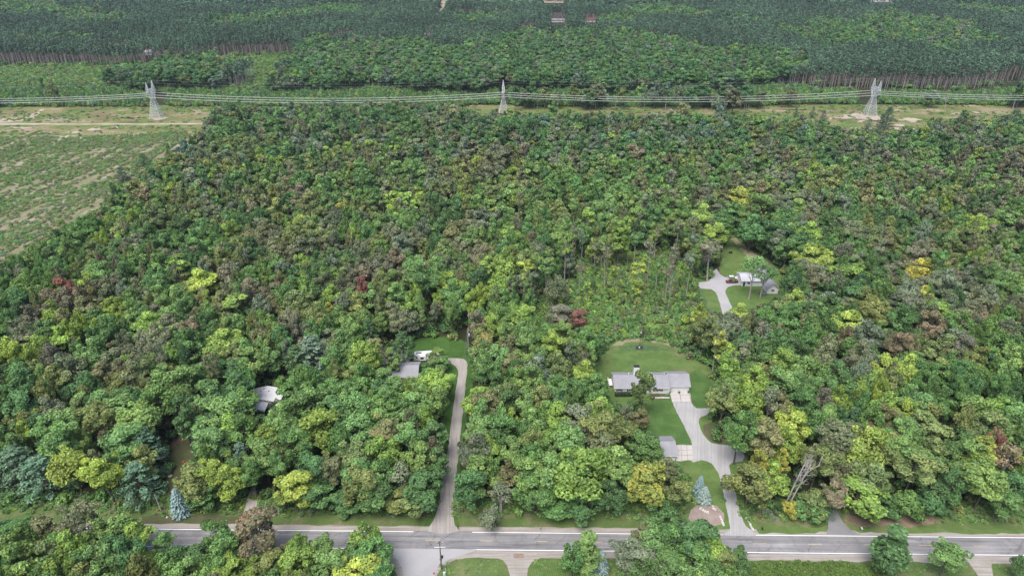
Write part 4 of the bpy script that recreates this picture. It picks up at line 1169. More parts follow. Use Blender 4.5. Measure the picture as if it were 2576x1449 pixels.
def spruce(seed, H=10.0, R=2.3, L=0.55):
    rng = np.random.default_rng(seed)
    Vs, Rs = [], []
    z = 0.35
    while z < H-0.15:
        t = z/H
        r = R*(1-t)**0.62*min(1.0, 0.78+t*1.4)*(0.92+0.16*rng.random())+0.05
        nb = max(5, int(5+r*6))
        a0 = rng.uniform(0, 6.28)
        A = a0+np.arange(nb)*2*math.pi/nb+rng.normal(size=nb)*0.12
        rr = r*rng.uniform(0.85, 1.12, nb)
        for s0, s1, wd, dz in ((0.25, 0.75, 0.5, 0.0), (0.6, 1.04, 0.42, -0.02), (0.45, 0.9, 0.34, 0.10)):
            A2 = A+rng.normal(size=nb)*0.10
            O = np.stack([np.cos(A2), np.sin(A2), np.zeros(nb)], 1)
            rc_ = rr*(s0+s1)/2
            P = O*rc_[:, None]; P[:, 2] = z-0.22*rc_*(1-t)+dz+0.12*(rc_/rr > 0.7)
            T = O*1.0+np.array([0, 0, -0.12])+rng.normal(size=(nb, 3))*0.1
            N = unit(np.array([0, 0, 1.0])+O*0.35+rng.normal(size=(nb, 3))*0.22)
            Vs.append(leaves(P, N, T, rr*(s1-s0)*1.15+0.15, np.minimum(wd, 0.25+rr*0.35)*np.ones(nb)*1.15, rng)); Rs.append(np.clip(0.35+0.5*rng.random(nb)+(0.2 if dz else 0), 0, 1))
        z += 0.30+0.22*(1-t)*rng.uniform(0.8, 1.2)
    m = 14
    P = np.stack([rng.normal(size=m)*0.05, rng.normal(size=m)*0.05, H-0.4+0.5*rng.random(m)], 1)
    Vs.append(leaves(P, unit(rng.normal(size=(m, 3))), np.tile([0, 0, 1.0], (m, 1)), np.full(m, 0.5), np.full(m, 0.16), rng)); Rs.append(np.full(m, 0.7))
    tm = MB().tube((0, 0, -0.2), (0, 0, H*0.95), 0.16, 0.03, 7)
    return np.concatenate(Vs), np.concatenate(Rs), tm

def white_pine(seed, H=17.0, R=4.6, n=2300, zb=2.5, L=0.62, W=0.26):
    rng = np.random.default_rng(seed)
    lob = []; tm, pts = trunk_mb(rng, H*0.95, 0.3, 0.2)
    z = zb
    while z < H-1:
        t = (z-zb)/(H-zb); r = R*(1-t)**0.7*rng.uniform(0.8, 1.1)+0.3
        k = int(rng.integers(4, 7)); a0 = rng.uniform(0, 6.28)
        for i in range(k):
            a = a0+i*6.28/k+rng.normal()*0.2; q = r*rng.uniform(0.75, 1.05)
            e = (math.cos(a)*q, math.sin(a)*q, z+0.25*q*rng.uniform(0.2, 1.0))
            limbs(tm, rng, (0, 0, z), [e], 0.07)
            for s in (0.5, 0.78, 1.0):
                lob.append((e[0]*s, e[1]*s, z+(e[2]-z)*s+0.15, (0.55+0.28*r/R)*rng.uniform(0.85, 1.2)*(0.9 if s < 1 else 0.75)))
        z += rng.uniform(1.0, 1.5)
    lob.append((0, 0, H-0.6, 0.7))
    V, rnd = lobe_cards(rng, lob, np.array([0, 0, H*0.5]), np.array([R, R, H*0.5]), n, L, W, flat=0.45, spray=0.9, inner=0.6, up=0.6)
    return V, rnd, tm

def red_pine(seed, H=23.0, R=2.3, zb=13.0, n=170, L=1.15, W=0.75):
    rng = np.random.default_rng(seed)
    c = np.array([0, 0, (zb+H)/2]); rad = np.array([R, R, (H-zb)/2]); lob = []
    for i in range(11):
        t = rng.uniform(0, 1); a = rng.uniform(0, 6.28); q = R*(1-t)**0.5*rng.uniform(0.35, 0.85)
        lob.append((math.cos(a)*q, math.sin(a)*q, zb+(H-zb)*(0.08+0.86*t), rng.uniform(0.55, 0.95)))
    V, rnd = lobe_cards(rng, lob, c, rad, n, L, W, flat=0.8, spray=0.6, inner=0.5, up=0.4)
    tm = MB().path([(0, 0, -0.3), (rng.uniform(-.2, .2), rng.uniform(-.2, .2), H*0.55), (0, 0, H*0.94)], [0.21, 0.15, 0.05], 5)
    for i in range(5):
        a = rng.uniform(0, 6.28); z = rng.uniform(zb*0.75, zb+1)
        tm.tube((0, 0, z), (math.cos(a)*1.5, math.sin(a)*1.5, z+0.3), 0.05, 0.02, 3)
    return V, rnd, tm

def bush(seed, H=2.6, R=1.7, n=170, L=0.6, W=0.42):
    rng = np.random.default_rng(seed)
    c = np.array([0, 0, H*0.4]); rad = np.array([R, R, H*0.6]); lob = []
    for i in range(7):
        d = unit(rng.normal(size=3)); d[2] = abs(d[2])
        lob.append((*(c+d*rng.uniform(0.3, 0.7)*rad), rng.uniform(0.35, 0.55)*R))
    V, rnd = lobe_cards(rng, lob, c, rad, n, L, W, inner=0.4)
    m = MB()
    for i in range(4):
        a = rng.uniform(0, 6.28); m.tube((0, 0, -0.1), (math.cos(a)*R*0.4, math.sin(a)*R*0.4, H*0.6), 0.05, 0.02, 4)
    return V, rnd, m

def whole(name, data, leaf, bark_):
    V, rnd, tm = data
    f = Foliage(); f.cards(V, rnd, 0); f.mb(tm, 1)
    return f.mesh(name, [leaf, bark_])
def split(name, data, leaf, bark_):
    V, rnd, tm = data
    f = Foliage(); f.cards(V, rnd, 0)
    h = Foliage(); h.mb(tm, 0)
    return f.mesh(name+'_crown', [leaf]), h.mesh(name+'_trunk', [bark_])

# shapes of single trees: (crown mesh, trunk mesh, height, radius, lowest leaf)
def kit(fn, seeds, H, R, zb, bark_='bark', leaf='leaf', **kw):
    out = []
    for s in seeds:
        data = fn(s, H=H, R=R, **({'zb': zb} if fn not in (spruce, bush) else {}), **kw)
        V = data[0]
        out.append(split(fn.__name__, data, M[leaf], M[bark_])+(float(np.percentile(V[:, 2], 99.7)), float(np.percentile(np.abs(V[:, :2]), 97)), zb))
    return out
KITS = {
    'round': kit(broad, (11, 12, 13, 14), 15.0, 4.5, 1.3, n=4000, K=26),
    'ovate': kit(broad, (21, 22, 23), 17.0, 4.2, 1.5, n=4000, K=30, shape='ovate'),
    'vase': kit(broad, (31, 32, 33), 16.5, 4.6, 4.0, n=3300, K=26, shape='vase', spray=1.2, L=0.74, W=0.27, flat=0.6),
    'narrow': kit(broad, (41, 42, 43), 16.0, 2.6, 2.0, n=2300, K=24, shape='ovate'),
    'sparse': kit(broad, (51, 52), 15.0, 3.4, 6.0, 'bark_pale', n=620, K=20, shape='vase', L=0.62, W=0.36),
    'cone': kit(broad, (45, 46), 15.0, 3.6, 0.8, n=3000, K=34, shape='cone'),
    'airy': kit(broad, (55, 56), 15.0, 3.8, 5.5, 'bark_pale', n=1300, K=26, shape='vase', L=0.55, W=0.32),
    'low': kit(broad, (61, 62, 63), 7.0, 3.4, 0.2, n=2000, K=18, limb=False),
    'slender': kit(slender, (71, 72, 73), 19.0, 2.2, 11.5, 'bark_pale', n=800),
    'sprouting': kit(slender, (81, 82, 83), 18.0, 2.0, 10.0, 'bark_pale', n=800, epi=7),
    'thin': kit(slender, (91, 92), 19.0, 2.2, 11.0, 'bark_pale', n=600, bare=0.6),
    'spruce': kit(spruce, (101, 102), 10.0, 2.3, 0.3, leaf='needle'),
    'wpine': kit(white_pine, (111, 112, 113), 17.0, 4.6, 2.5, leaf='needle'),
    'pine': kit(red_pine, (121, 122, 123), 23.0, 2.2, 13.5, 'bark_pine', leaf='needle'),
    'bush': kit(bush, (131, 132), 2.6, 1.7, 0.0, n=420, L=0.42, W=0.3),
}

# leaf colours (what the leaf itself has), each with the colour that mixes in: base, mixed-in, words
C = {
    'dark': ((0.034, 0.072, 0.024), (0.050, 0.098, 0.030), 'dark green'),
    'green': ((0.055, 0.118, 0.030), (0.085, 0.160, 0.038), 'green'),
    'deep': ((0.046, 0.100, 0.031), (0.064, 0.130, 0.038), 'deep green'),
    'light': ((0.085, 0.160, 0.045), (0.125, 0.200, 0.055), 'light green'),
    'lime': ((0.125, 0.205, 0.034), (0.185, 0.255, 0.040), 'lime green'),
    'bright': ((0.180, 0.260, 0.045), (0.240, 0.300, 0.055), 'bright yellow green'),
    'olive': ((0.080, 0.112, 0.034), (0.125, 0.145, 0.045), 'olive green'),
    'tan': ((0.100, 0.120, 0.055), (0.150, 0.138, 0.070), 'tan tinged'),
    'brown': ((0.074, 0.086, 0.048), (0.102, 0.088, 0.062), 'brownish'),
    'maroon': ((0.086, 0.078, 0.056), (0.122, 0.076, 0.070), 'maroon'),
    'red': ((0.110, 0.080, 0.052), (0.250, 0.055, 0.065), 'red'),
    'rust': ((0.082, 0.112, 0.042), (0.145, 0.105, 0.066), 'rust tinged'),
    'russet': ((0.112, 0.098, 0.052), (0.185, 0.088, 0.068), 'reddish brown'),
    'oldgold': ((0.085, 0.125, 0.032), (0.135, 0.170, 0.040), 'olive gold'),
    'orange': ((0.120, 0.165, 0.040), (0.380, 0.200, 0.050), 'orange tipped'),
    'yellow': ((0.150, 0.190, 0.035), (0.330, 0.290, 0.038), 'golden yellow'),
    'grey': ((0.090, 0.118, 0.070), (0.120, 0.135, 0.085), 'greyish green'),
    'pink': ((0.120, 0.110, 0.075), (0.190, 0.125, 0.105), 'pinkish grey'),
    'blue': ((0.056, 0.104, 0.068), (0.085, 0.130, 0.092), 'bluish green'),
    'spruce': ((0.092, 0.135, 0.128), (0.135, 0.185, 0.178), 'silvery blue'),
    'pine2': ((0.050, 0.095, 0.052), (0.066, 0.118, 0.064), 'grey green'),
    'pine': ((0.034, 0.074, 0.044), (0.052, 0.098, 0.054), 'dark'),
}
for _k, (_a, _b, _w) in list(C.items()):
    def _f(c):
        l = 0.3*c[0]+0.6*c[1]+0.1*c[2]
        c = [x+(l*g-x)*0.10 for x, g in zip(c, (1.05, 1.0, 0.8))]
        c = [c[0]*1.03, c[1]*1.03, c[2]*1.0]
        if _k in ('brown', 'maroon', 'rust', 'pink', 'tan', 'russet', 'orange'):
            q_ = (0.085, 0.108, 0.050); c = [x+(y-x)*(0.5 if _k == 'orange' else 0.33) for x, y in zip(c, q_)]
        m = max(c)
        k = 1.8 if _k not in ('pine', 'spruce') else 1.35
        k = k*(0.10/m)**0.30 if m > 0.10 else k
        return tuple(x*k for x in c)
    C[_k] = (_f(_a), _f(_b), _w)
def tints(key, rng, v=0.14):
    a, b, _ = C[key]
    s = rng.uniform(1-v, 1+v); h = rng.uniform(-0.10, 0.10)
    j = lambda c: (c[0]*s*(1+h), c[1]*s, c[2]*s*(1-h))
    return j(a), j(b)

# ---------------------------------------------------------------- trees placed one by one
# survey x and y of the top, width on the survey, height in metres, form, colour
T_ = '''
163 1131 92 16 round bright|247 1154 88 15 vase lime|157 1033 82 16 round light|110 1000 62 15 ovate brown|45 985 80 16 round deep
233 985 88 17 vase light|190 1003 60 16 ovate olive|300 1000 106 17 ovate light|345 1030 96 16 vase light|300 1080 100 16 round light|347 1131 62 13 round olive
257 1064 38 13 narrow maroon|385 975 92 17 round green|447 1000 50 18 narrow dark|520 1080 84 15 round light|573 1043 70 14 ovate lime
560 1000 108 16 round light|608 978 62 14 ovate green|480 1170 86 14 round olive|540 1155 82 14 vase lime|565 1172 66 13 round bright|663 1073 66 14 ovate lime|655 1104 84 15 round light
733 1085 80 15 round green|800 1040 98 16 round lime|690 1122 62 13 ovate olive|733 1195 90 14 round bright|826 1157 54 13 vase tan|703 1015 82 16 round light|767 975 92 16 round light|835 998 84 15 ovate light|780 1150 80 14 round deep|500 1225 70 9 round green|790 1225 80 10 round deep|860 1260 60 7 low deep
892 988 90 16 round light|970 975 100 17 ovate green|1045 985 84 16 vase light|1095 975 66 15 round light|968 1052 72 15 vase tan|955 1101 88 15 round lime|1032 1060 70 17 vase light|1085 1101 50 14 ovate maroon
895 1041 90 16 round light|1018 1008 78 15 ovate light|1092 1058 62 14 narrow deep|888 1111 76 15 vase olive|895 1161 72 13 round light|948 1168 74 13 round green|1065 1195 96 14 round deep|908 1188 88 13 round olive
1005 1165 50 14 sparse grey|1052 1118 76 15 round light|945 1217 96 12 round deep|1045 1230 84 11 round olive|878 1237 86 10 round deep|1000 1240 70 9 round olive|1100 1130 50 13 narrow deep
1192 979 58 14 ovate lime|1225 985 70 15 round tan|1278 984 58 14 round dark|1338 1028 72 14 round light|1378 1008 58 14 ovate green|1408 1013 66 15 round lime|1325 976 64 15 ovate light
1360 973 68 15 round olive|1458 1018 82 15 round grey|1512 1000 70 15 ovate lime|1522 1035 106 16 vase olive|1518 1097 80 14 round tan|1192 1100 72 15 round brown|1222 1098 60 14 ovate lime
1212 1058 78 15 vase light|1265 1050 76 15 round green|1338 1082 66 15 round olive|1398 1065 62 15 narrow lime|1435 1078 80 15 vase light|1278 1160 56 13 ovate rust|1330 1150 88 15 round light|1378 1146 96 16 round light
1472 1136 146 18 round lime|1552 1126 96 16 ovate light|1612 1083 66 13 round deep|1182 1191 80 14 round deep|1260 1219 58 -1312 sparse grey|1235 1285 54 -1314 low grey|1345 1198 106 14 round green
1405 1241 100 11 round green|1475 1240 110 11 round deep|1542 1213 66 11 round dark|1430 1160 80 14 vase light|1290 1100 70 14 ovate light
1632 1176 104 13 round yellow|1682 1153 48 9 narrow tan|1700 1163 40 7 narrow light|1705 1215 64 10 vase olive|1660 1250 80 9 low deep|1625 938 56 -1050 round oldgold|1598 1004 44 -1048 round deep|1613 1027 42 10 round rust
1828 966 76 15 ovate olive|1589 1062 50 12 ovate olive|1640 1100 60 11 round deep|1577 1020 40 9 round grey
1890 976 78 16 round lime|1947 976 50 16 sparse grey|1970 990 56 13 round tan|1904 1031 68 14 ovate lime|1872 1040 74 15 round green|2000 1037 86 15 round bright|1930 1060 88 15 vase tan|1994 1083 72 14 round lime
2080 977 44 15 round maroon|2030 983 62 15 round green|2087 1025 66 14 round light|2120 973 60 16 ovate lime|2150 1025 66 13 round dark|1915 1133 60 14 ovate yellow|1896 1180 106 13 round olive|1952 1165 78 13 round lime|1977 1130 40 13 narrow yellow
2067 1127 90 15 vase olive|2194 1077 112 17 round bright|2190 1063 34 16 narrow red|2234 1020 58 15 vase rust|2237 986 56 16 ovate lime|2290 1003 52 15 round lime|2284 1053 70 15 vase light|2334 1047 108 15 vase olive
2324 986 88 16 vase light|2345 1015 70 15 round olive|2394 980 52 15 ovate green|2467 1000 88 15 round light|2427 1090 90 14 round dark|2517 1080 44 15 round red|2487 1101 72 15 ovate bright|2552 1119 60 15 sparse pink
2200 1170 92 13 round olive|2310 1143 106 14 vase olive|2410 1180 66 13 round deep|2494 1180 100 14 vase light|2107 1213 58 11 round pink|2037 1262 70 7 low deep|1990 1267 40 6 low yellow
2167 1220 124 10 round lime|2290 1251 70 8 low green|2054 1238 70 9 round olive|2230 1250 80 8 low deep|2350 1255 60 7 low deep|2530 1245 80 9 vase deep|2560 1190 70 12 round deep
187 1276 84 11 vase grey|97 1302 76 10 round tan|30 1315 84 10 round green|287 1298 92 12 round light|323 1322 80 12 ovate lime|67 1378 80 11 round red|160 1366 98 11 round bright|50 1396 92 11 round lime|140 1343 80 11 round green
213 1356 60 10 narrow grey|280 1373 72 11 vase olive|365 1403 84 11 round lime|403 1338 44 9 vase light|437 1383 72 11 round deep|530 1310 62 13 round green|640 1294 112 15 round russet|493 1376 72 10 round deep|590 1410 92 10 vase lime
747 1340 60 12 ovate lime|807 1353 58 10 vase light|733 1396 92 11 round lime|827 1396 80 11 round light|670 1400 76 10 round olive|250 1412 84 9 round light|440 1415 80 8 round olive
912 1320 76 13 ovate lime|925 1366 106 12 round green|902 1413 118 11 round bright|960 1412 60 9 round light|1475 1346 84 12 cone light|1618 1318 56 10 narrow rust|1652 1326 80 12 vase light|1692 1320 88 12 round green
1592 1366 86 11 vase grey|1625 1396 88 9 round grey|1685 1393 92 10 round deep|1754 1318 106 14 round deep|1794 1346 66 12 ovate lime|1752 1386 106 11 round green|1820 1390 60 9 round olive|1864 1384 54 8 round deep
2262 1330 88 14 cone dark|2400 1370 74 11 vase light|2572 1398 40 8 round dark|2225 1400 50 7 round deep|958 883 40 11 sparse grey|983 876 38 12 narrow light|1058 941 62 11 round light|990 950 70 11 ovate light|955 930 56 12 round light|1097 884 42 8 vase light|1110 900 40 7 round light
447 644 46 17 sprouting lime|500 678 74 17 ovate bright|520 731 42 15 narrow lime|587 744 50 16 sprouting bright|760 684 46 17 ovate lime|150 698 44 15 round red|240 584 30 14 round lime
757 541 52 15 round yellow|827 761 36 14 narrow yellow|123 758 60 16 ovate lime|83 844 56 15 round bright|370 784 72 17 ovate lime|560 828 88 17 ovate bright|690 808 52 15 round light|393 854 60 15 vase grey|227 851 90 17 round light
120 865 50 15 round maroon|1268 621 62 21 ovate bright|1228 648 40 19 sprouting bright|1485 524 34 20 sprouting lime|1562 558 46 22 narrow lime|1445 498 26 20 slender light|1492 601 32 15 narrow bright|1065 654 82 21 vase light
1135 704 58 18 ovate deep|992 711 50 18 narrow light|1025 748 42 15 narrow lime|932 714 50 18 narrow light|908 694 32 17 round red|1325 658 42 16 sprouting bright|1212 721 36 13 vase bright|1608 661 32 16 sprouting bright
1548 668 26 16 sprouting lime|1478 708 20 11 sprouting bright|1378 648 40 21 slender light|1462 661 26 19 thin pink|1685 654 28 20 thin pink|1700 620 26 21 slender pink|1408 768 60 13 round pink|1452 781 50 11 round red|1405 694 54 15 round tan
1318 771 52 15 vase bright|1245 794 42 15 vase lime|1225 841 62 14 round orange|1388 831 50 16 vase bright|1352 898 80 14 round grey|1285 844 60 15 round tan|1285 894 62 14 vase tan|1472 908 60 14 ovate lime|1405 888 62 15 round olive
1770 514 58 19 ovate bright|1804 561 56 17 round bright|1794 608 60 18 thin pink|2054 624 98 16 round bright|2044 558 56 18 ovate lime|1904 644 54 -752 airy light|1928 668 50 -750 airy green|2147 554 72 19 vase tan|2050 668 80 15 round brown|2324 654 68 15 round yellow
2147 668 98 15 round lime|2004 728 50 14 round bright|1864 764 50 13 ovate bright|1767 764 46 14 ovate bright|2140 788 76 16 round bright|2364 758 72 15 round lime|2264 838 60 15 vase maroon|2237 891 56 16 round bright|2297 891 62 16 round bright
2244 914 50 13 round maroon|2437 844 50 15 round maroon|1980 878 62 16 round lime|2034 898 76 16 round light|2090 864 72 16 round tan|1834 891 50 12 thin pink|1810 831 36 17 slender yellow|2210 758 80 15 vase olive|2284 741 88 15 vase brown
1340 355 34 14 narrow yellow|1285 360 40 13 round yellow|1290 420 40 15 round lime|820 368 38 18 ovate bright|912 355 30 17 sprouting bright|1150 330 60 12 round lime|1265 315 40 11 ovate lime|1885 360 60 14 round lime|1720 400 40 14 round bright
1600 590 30 20 slender light|1640 600 28 20 thin pink|1660 640 26 18 slender light|1425 600 30 21 slender light|1530 610 28 20 thin tan|1740 640 30 20 slender grey|1690 700 24 16 thin grey|1350 640 30 20 slender light|1288 690 26 18 slender light
1870 470 60 19 round yellow|1920 490 70 19 round light|2010 500 66 18 ovate light|1900 540 74 18 round deep|1960 560 70 17 round deep|2100 530 60 17 vase deep|1985 600 60 15 round deep
'''
SPEC = []
for row in T_.strip().split('\n'):
    for it in row.split('|'):
        f = it.split()
        SPEC.append((float(f[0]), float(f[1]), float(f[2]), float(f[3]), f[4], f[5]))
CONIF = [(333, 1168, 96, 14, 'wpine', 'pine2'), (353, 1081, 84, 16, 'wpine', 'pine2'), (20, 1128, 110, 15, 'wpine', 'pine2'), (85, 1151, 100, 14, 'wpine', 'pine2'), (600, 1113, 50, 13, 'wpine', 'blue'),
         (777, 848, 100, 19, 'wpine', 'blue'), (2370, 1214, 82, 9, 'wpine', 'dark'), (268, 1092, 60, 15, 'wpine', 'dark'), (2068, 1255, 60, 7, 'wpine', 'dark'), (740, 870, 70, 17, 'wpine', 'dark'),
         (1010, 835, 60, 15, 'wpine', 'dark'), (925, 800, 50, 18, 'wpine', 'dark'), (585, 905, 60, 17, 'wpine', 'dark'),
         (2240, 272, 34, 17, 'wpine', 'pine'), (2225, 285, 26, 16, 'wpine', 'pine'), (2048, 268, 15, 10, 'wpine', 'pine'), (2075, 278, 16, 9, 'wpine', 'pine'), (2005, 270, 14, 9, 'wpine', 'pine'), (2190, 300, 26, 12, 'wpine', 'blue'),
         (2560, 275, 40, 18, 'wpine', 'pine'), (2530, 290, 40, 16, 'wpine', 'pine'), (955, 272, 40, 16, 'wpine', 'blue'), (355, 385, 36, 10, 'wpine', 'dark'), (300, 420, 36, 10, 'wpine', 'pine')]
SPRUCE = [(437, 1228, 38, -1294, 'silvery blue spruce tree standing alone by the road below the wooded yard'),
          (1765, 1196, 25, -1241, 'slim silvery blue spruce tree, hinder one of two by the house driveway'),
          (1776, 1224, 31, -1262, 'bushy silvery blue spruce tree, front one of two by the house driveway'),
          (1515, 1385, 34, -1440, 'silvery blue spruce tree beside the dense light tree south of the road'),
          (2104, 1090, 26, 12.0, 'bluish spruce tree poking out of the woods next to the big yellow green tree'),
          (2098, 118, 10, 14.0, 'tiny far silvery spruce tree behind the pylon, hinder one of a pair'),
          (2136, 133, 11, 14.0, 'tiny far silvery spruce tree behind the pylon, front one of a pair'),
          (1988, 189, 9, 11.0, 'tiny far silvery spruce tree at the edge of the far hardwoods')]
DEAD = [(2008, 1137, 1970, 1278, 11, True, 'twin bleached dead trunks leaning in the woods past the house driveway'),
        (1472, 998, 1470, 1040, 12, False, 'bare grey dead tree among the green woods between lane and lawn'),
        (1258, 1224, 1258, 1290, 9, False, 'bare whitish dead tree at the road edge by the gravel lane'),
        (1330, 690, 1330, 745, 10, False, 'short broken dead tree at the upper rim of the overgrown lot'),
        (1250, 720, 1250, 760, 12, False, 'grey dead tree in front of the tall pale trunks'),
        (790, 806, 790, 850, 13, False, 'bare dead tree poking up beside the big bluish pine')]

# what must stay open to the eye: no filler tree may stand before it
OPEN = [
    [(0, 1312), (430, 1305), (690, 1322), (1050, 1325), (1160, 1322), (1580, 1325), (1750, 1322), (1890, 1310), (2070, 1318), (2130, 1290), (2200, 1300), (2350, 1292), (2576, 1302), (2576, 1449), (0, 1449)],
    [(1040, 1345), (1085, 1262), (1108, 1150), (1120, 1060), (1132, 990), (1145, 965), (1140, 935), (1118, 918), (1095, 915), (1100, 906), (1042, 914), (1030, 900), (1020, 882), (1060, 855), (1110, 851), (1160, 862), (1176, 900), (1178, 940), (1172, 1000), (1163, 1080), (1150, 1200), (1143, 1290), (1160, 1345)],
    [(968, 945), (985, 900), (990, 880), (1032, 895), (1036, 915), (1045, 940)],
    [(1510, 940), (1520, 892), (1550, 864), (1610, 853), (1682, 866), (1722, 897), (1762, 920), (1790, 962), (1796, 1000), (1782, 1030), (1770, 1050), (1775, 1090), (1800, 1110), (1855, 1114), (1880, 1140), (1875, 1165), (1842, 1172), (1862, 1260), (1884, 1320), (1900, 1345), (1740, 1342), (1745, 1280), (1750, 1200), (1705, 1165), (1635, 1160), (1630, 1110), (1640, 1060), (1560, 1010), (1540, 1000), (1540, 945)],
    [(2080, 1345), (2086, 1290), (2097, 1272), (2112, 1300), (2150, 1345)],
    [(1720, 715), (1790, 706), (1805, 676), (1832, 600), (1848, 596), (1890, 632), (1945, 670), (1960, 690), (1955, 740), (1935, 752), (1850, 782), (1815, 780), (1740, 772)],
    [(436, 1200), (442, 1130), (436, 1110), (462, 1088), (486, 1100), (480, 1140), (460, 1180), (448, 1215), (420, 1310), (400, 1320), (412, 1260)],
    [(594, 1340), (606, 1300), (618, 1258), (642, 1255), (662, 1300), (695, 1340)],
    [(642, 986), (670, 974), (702, 984), (686, 1000), (674, 1018), (670, 1042), (650, 1042), (650, 1008)],
    [(-400, 274), (530, 270), (512, 300), (500, 322), (478, 340), (400, 388), (350, 432), (290, 472), (235, 520), (140, 572), (60, 612), (0, 650), (-400, 700)],
    [(1290, 272), (1500, 270), (1850, 272), (2050, 262), (2576, 268), (2900, 268), (2900, 292), (2430, 292), (2230, 330), (2130, 322), (2050, 300), (1850, 284), (1500, 283), (1300, 284)],
    [(1180, 264), (1290, 266), (1290, 278), (1190, 280)],
    [(1345, 778), (1370, 735), (1430, 690), (1500, 655), (1570, 630), (1640, 622), (1705, 635), (1735, 690), (1735, 790), (1700, 850), (1600, 852), (1500, 832), (1410, 800)],
    [(0, 128), (365, 128), (372, 160), (0, 164)], [(560, 106), (732, 102), (732, 138), (560, 144)],
    [(2040, 178), (2420, 188), (2576, 150), (2576, 212), (2420, 226), (2040, 215)],
    [(1474, 44), (1499, 44), (1499, 58), (1474, 58)], [(1388, 43), (1421, 43), (1421, 57), (1388, 57)], [(1366, -5), (1422, -5), (1422, 8), (1366, 8)],
    [(2189, -5), (2245, -5), (2245, 4), (2189, 4)], [(1110, -5), (1124, -5), (1118, 20), (1106, 24)], [(1066, 80), (1082, 80), (1082, 88), (1066, 88)],
    [(1955, 197), (1974, 197), (1974, 206), (1955, 206)], [(366, 131), (383, 131), (383, 142), (366, 142)], [(1186, 72), (1196, 72), (1196, 79), (1186, 79)],
    [(1172, 824), (1186, 824), (1186, 866), (1172, 866)], [(390, 212), (415, 212), (415, 300), (390, 300)], [(2168, 200), (2205, 200), (2205, 300), (2168, 300)],
    [(1262, 205), (1272, 205), (1274, 278), (1258, 278)],
]
WIRE = [(530, 233), (1262, 226), (1262, 254), (900, 258), (530, 264)]
# bare ground no trunk may stand on
NOGROW = [OPEN[1], OPEN[3], OPEN[5], OPEN[6], OPEN[8], OPEN[9], LANE, DRIVE,
          [(1480, 960), (1500, 890), (1560, 850), (1690, 855), (1790, 930), (1815, 1010), (1880, 1110), (1890, 1340), (1700, 1345), (1690, 1210), (1590, 1200), (1560, 1060)],
          [(930, 960), (960, 880), (1180, 850), (1180, 1000), (1150, 1340), (1060, 1340), (1090, 1200), (1120, 1000), (1060, 955)]]

def blocks(X, Y, H, R, zb, also=(), ground=True):
    """whether trees at X, Y would stand before what must stay open"""
    n = len(X); bad = np.zeros(n, bool)
    for z, k in ((1.0, 0.98), (0.93, 0.55), (0.75, 0.92), (0.5, 0.95), (0.28, 0.6), (0.0, 0.25)):
        zz = zb+(H-zb)*z
        for s in ((-1, 0, 1) if z < 1 else (0,)):
            px, py, _ = project(np.stack([X+s*k*R, Y, zz], -1))
            for poly in list(OPEN)+list(also): bad |= inside(poly, px, py)
    px, py, _ = project(np.stack([X, Y, np.zeros(n)], -1))
    for poly in (NOGROW if ground else (LANE, DRIVE)): bad |= inside(poly, px, py)
    return bad

# ---------------------------------------------------------------- vegetation: single trees
rt_ = random.Random(77)
LM = [('the roadside blue spruce', 437, 1275), ('the wooded yard', 455, 1150), ('the white roofed house', 668, 1005), ('the mouth of the woods drive', 625, 1295),
      ('the foot of the gravel lane', 1110, 1290), ('the middle of the gravel lane', 1140, 1090), ('the camper trailer', 1075, 895), ('the grey roofed house', 1000, 905),
      ('the ranch house', 1640, 960), ('the detached garage', 1665, 1140), ('the two driveway spruces', 1772, 1230), ('the driveway turning place', 1840, 1140), ('the mown back lawn', 1620, 880),
      ('the paved drive', 2095, 1295), ('the bare roadside bank', 2260, 1300), ('the upper house', 1915, 705), ('the upper lawn', 1860, 640), ('the overgrown lot', 1600, 770),
      ('the brush land', 200, 470), ('the pylon behind the woods', 1266, 290), ('the pylon on the sandy pad', 2187, 290), ('the pylon by the sandy track', 396, 290),
      ('the side road corner pole', 1110, 1400), ('the south gravel drive', 1305, 1430), ('the big bluish pine', 777, 880), ('the big yellow green tree', 2194, 1130), ('the far end of the road', 2540, 1360),
      ('the near end of the road', 60, 1345), ('the tall pale trunks', 1440, 580)]
FORMW = {'round': 'rounded', 'ovate': 'domed', 'vase': 'feathery', 'narrow': 'narrow', 'sparse': 'thin leaved', 'low': 'low bushy', 'cone': 'pointed', 'airy': 'airy', 'slender': 'bare stemmed', 'sprouting': 'leafy stemmed', 'thin': 'half bare',
         'wpine': 'spreading', 'pine': 'slender'}
ORD = ['', 'second', 'third', 'fourth', 'fifth', 'sixth', 'seventh', 'eighth', 'ninth', 'tenth', 'eleventh', 'twelfth', 'thirteenth', 'fourteenth', 'fifteenth']
todo_labels = []
def queue_label(o, px, py, form, colour, noun):
    best = sorted(LM, key=lambda l: (l[1]-px)**2+((l[2]-py)*1.5)**2)[0]
    dx, dy = px-best[1], (py-best[2])*1.5
    rel = ('right of' if dx > 0 else 'left of') if abs(dx) > abs(dy) else ('in front of' if dy > 0 else 'beyond')
    todo_labels.append((f"{C[colour][2]} {FORMW[form]} {noun} {rel} {best[0]}", dx*dx+dy*dy, o, colour))
def settle_labels():
    by = {}
    for t in todo_labels: by.setdefault(t[0], []).append(t)
    for k, v in by.items():
        v.sort(key=lambda t: t[1])
        for i, t in enumerate(v):
            if len(v) == 1: t[2]['label'] = k
            else: t[2]['label'] = k+(', closest one' if i == 0 else f", {ORD[min(i, 14)]} closest")

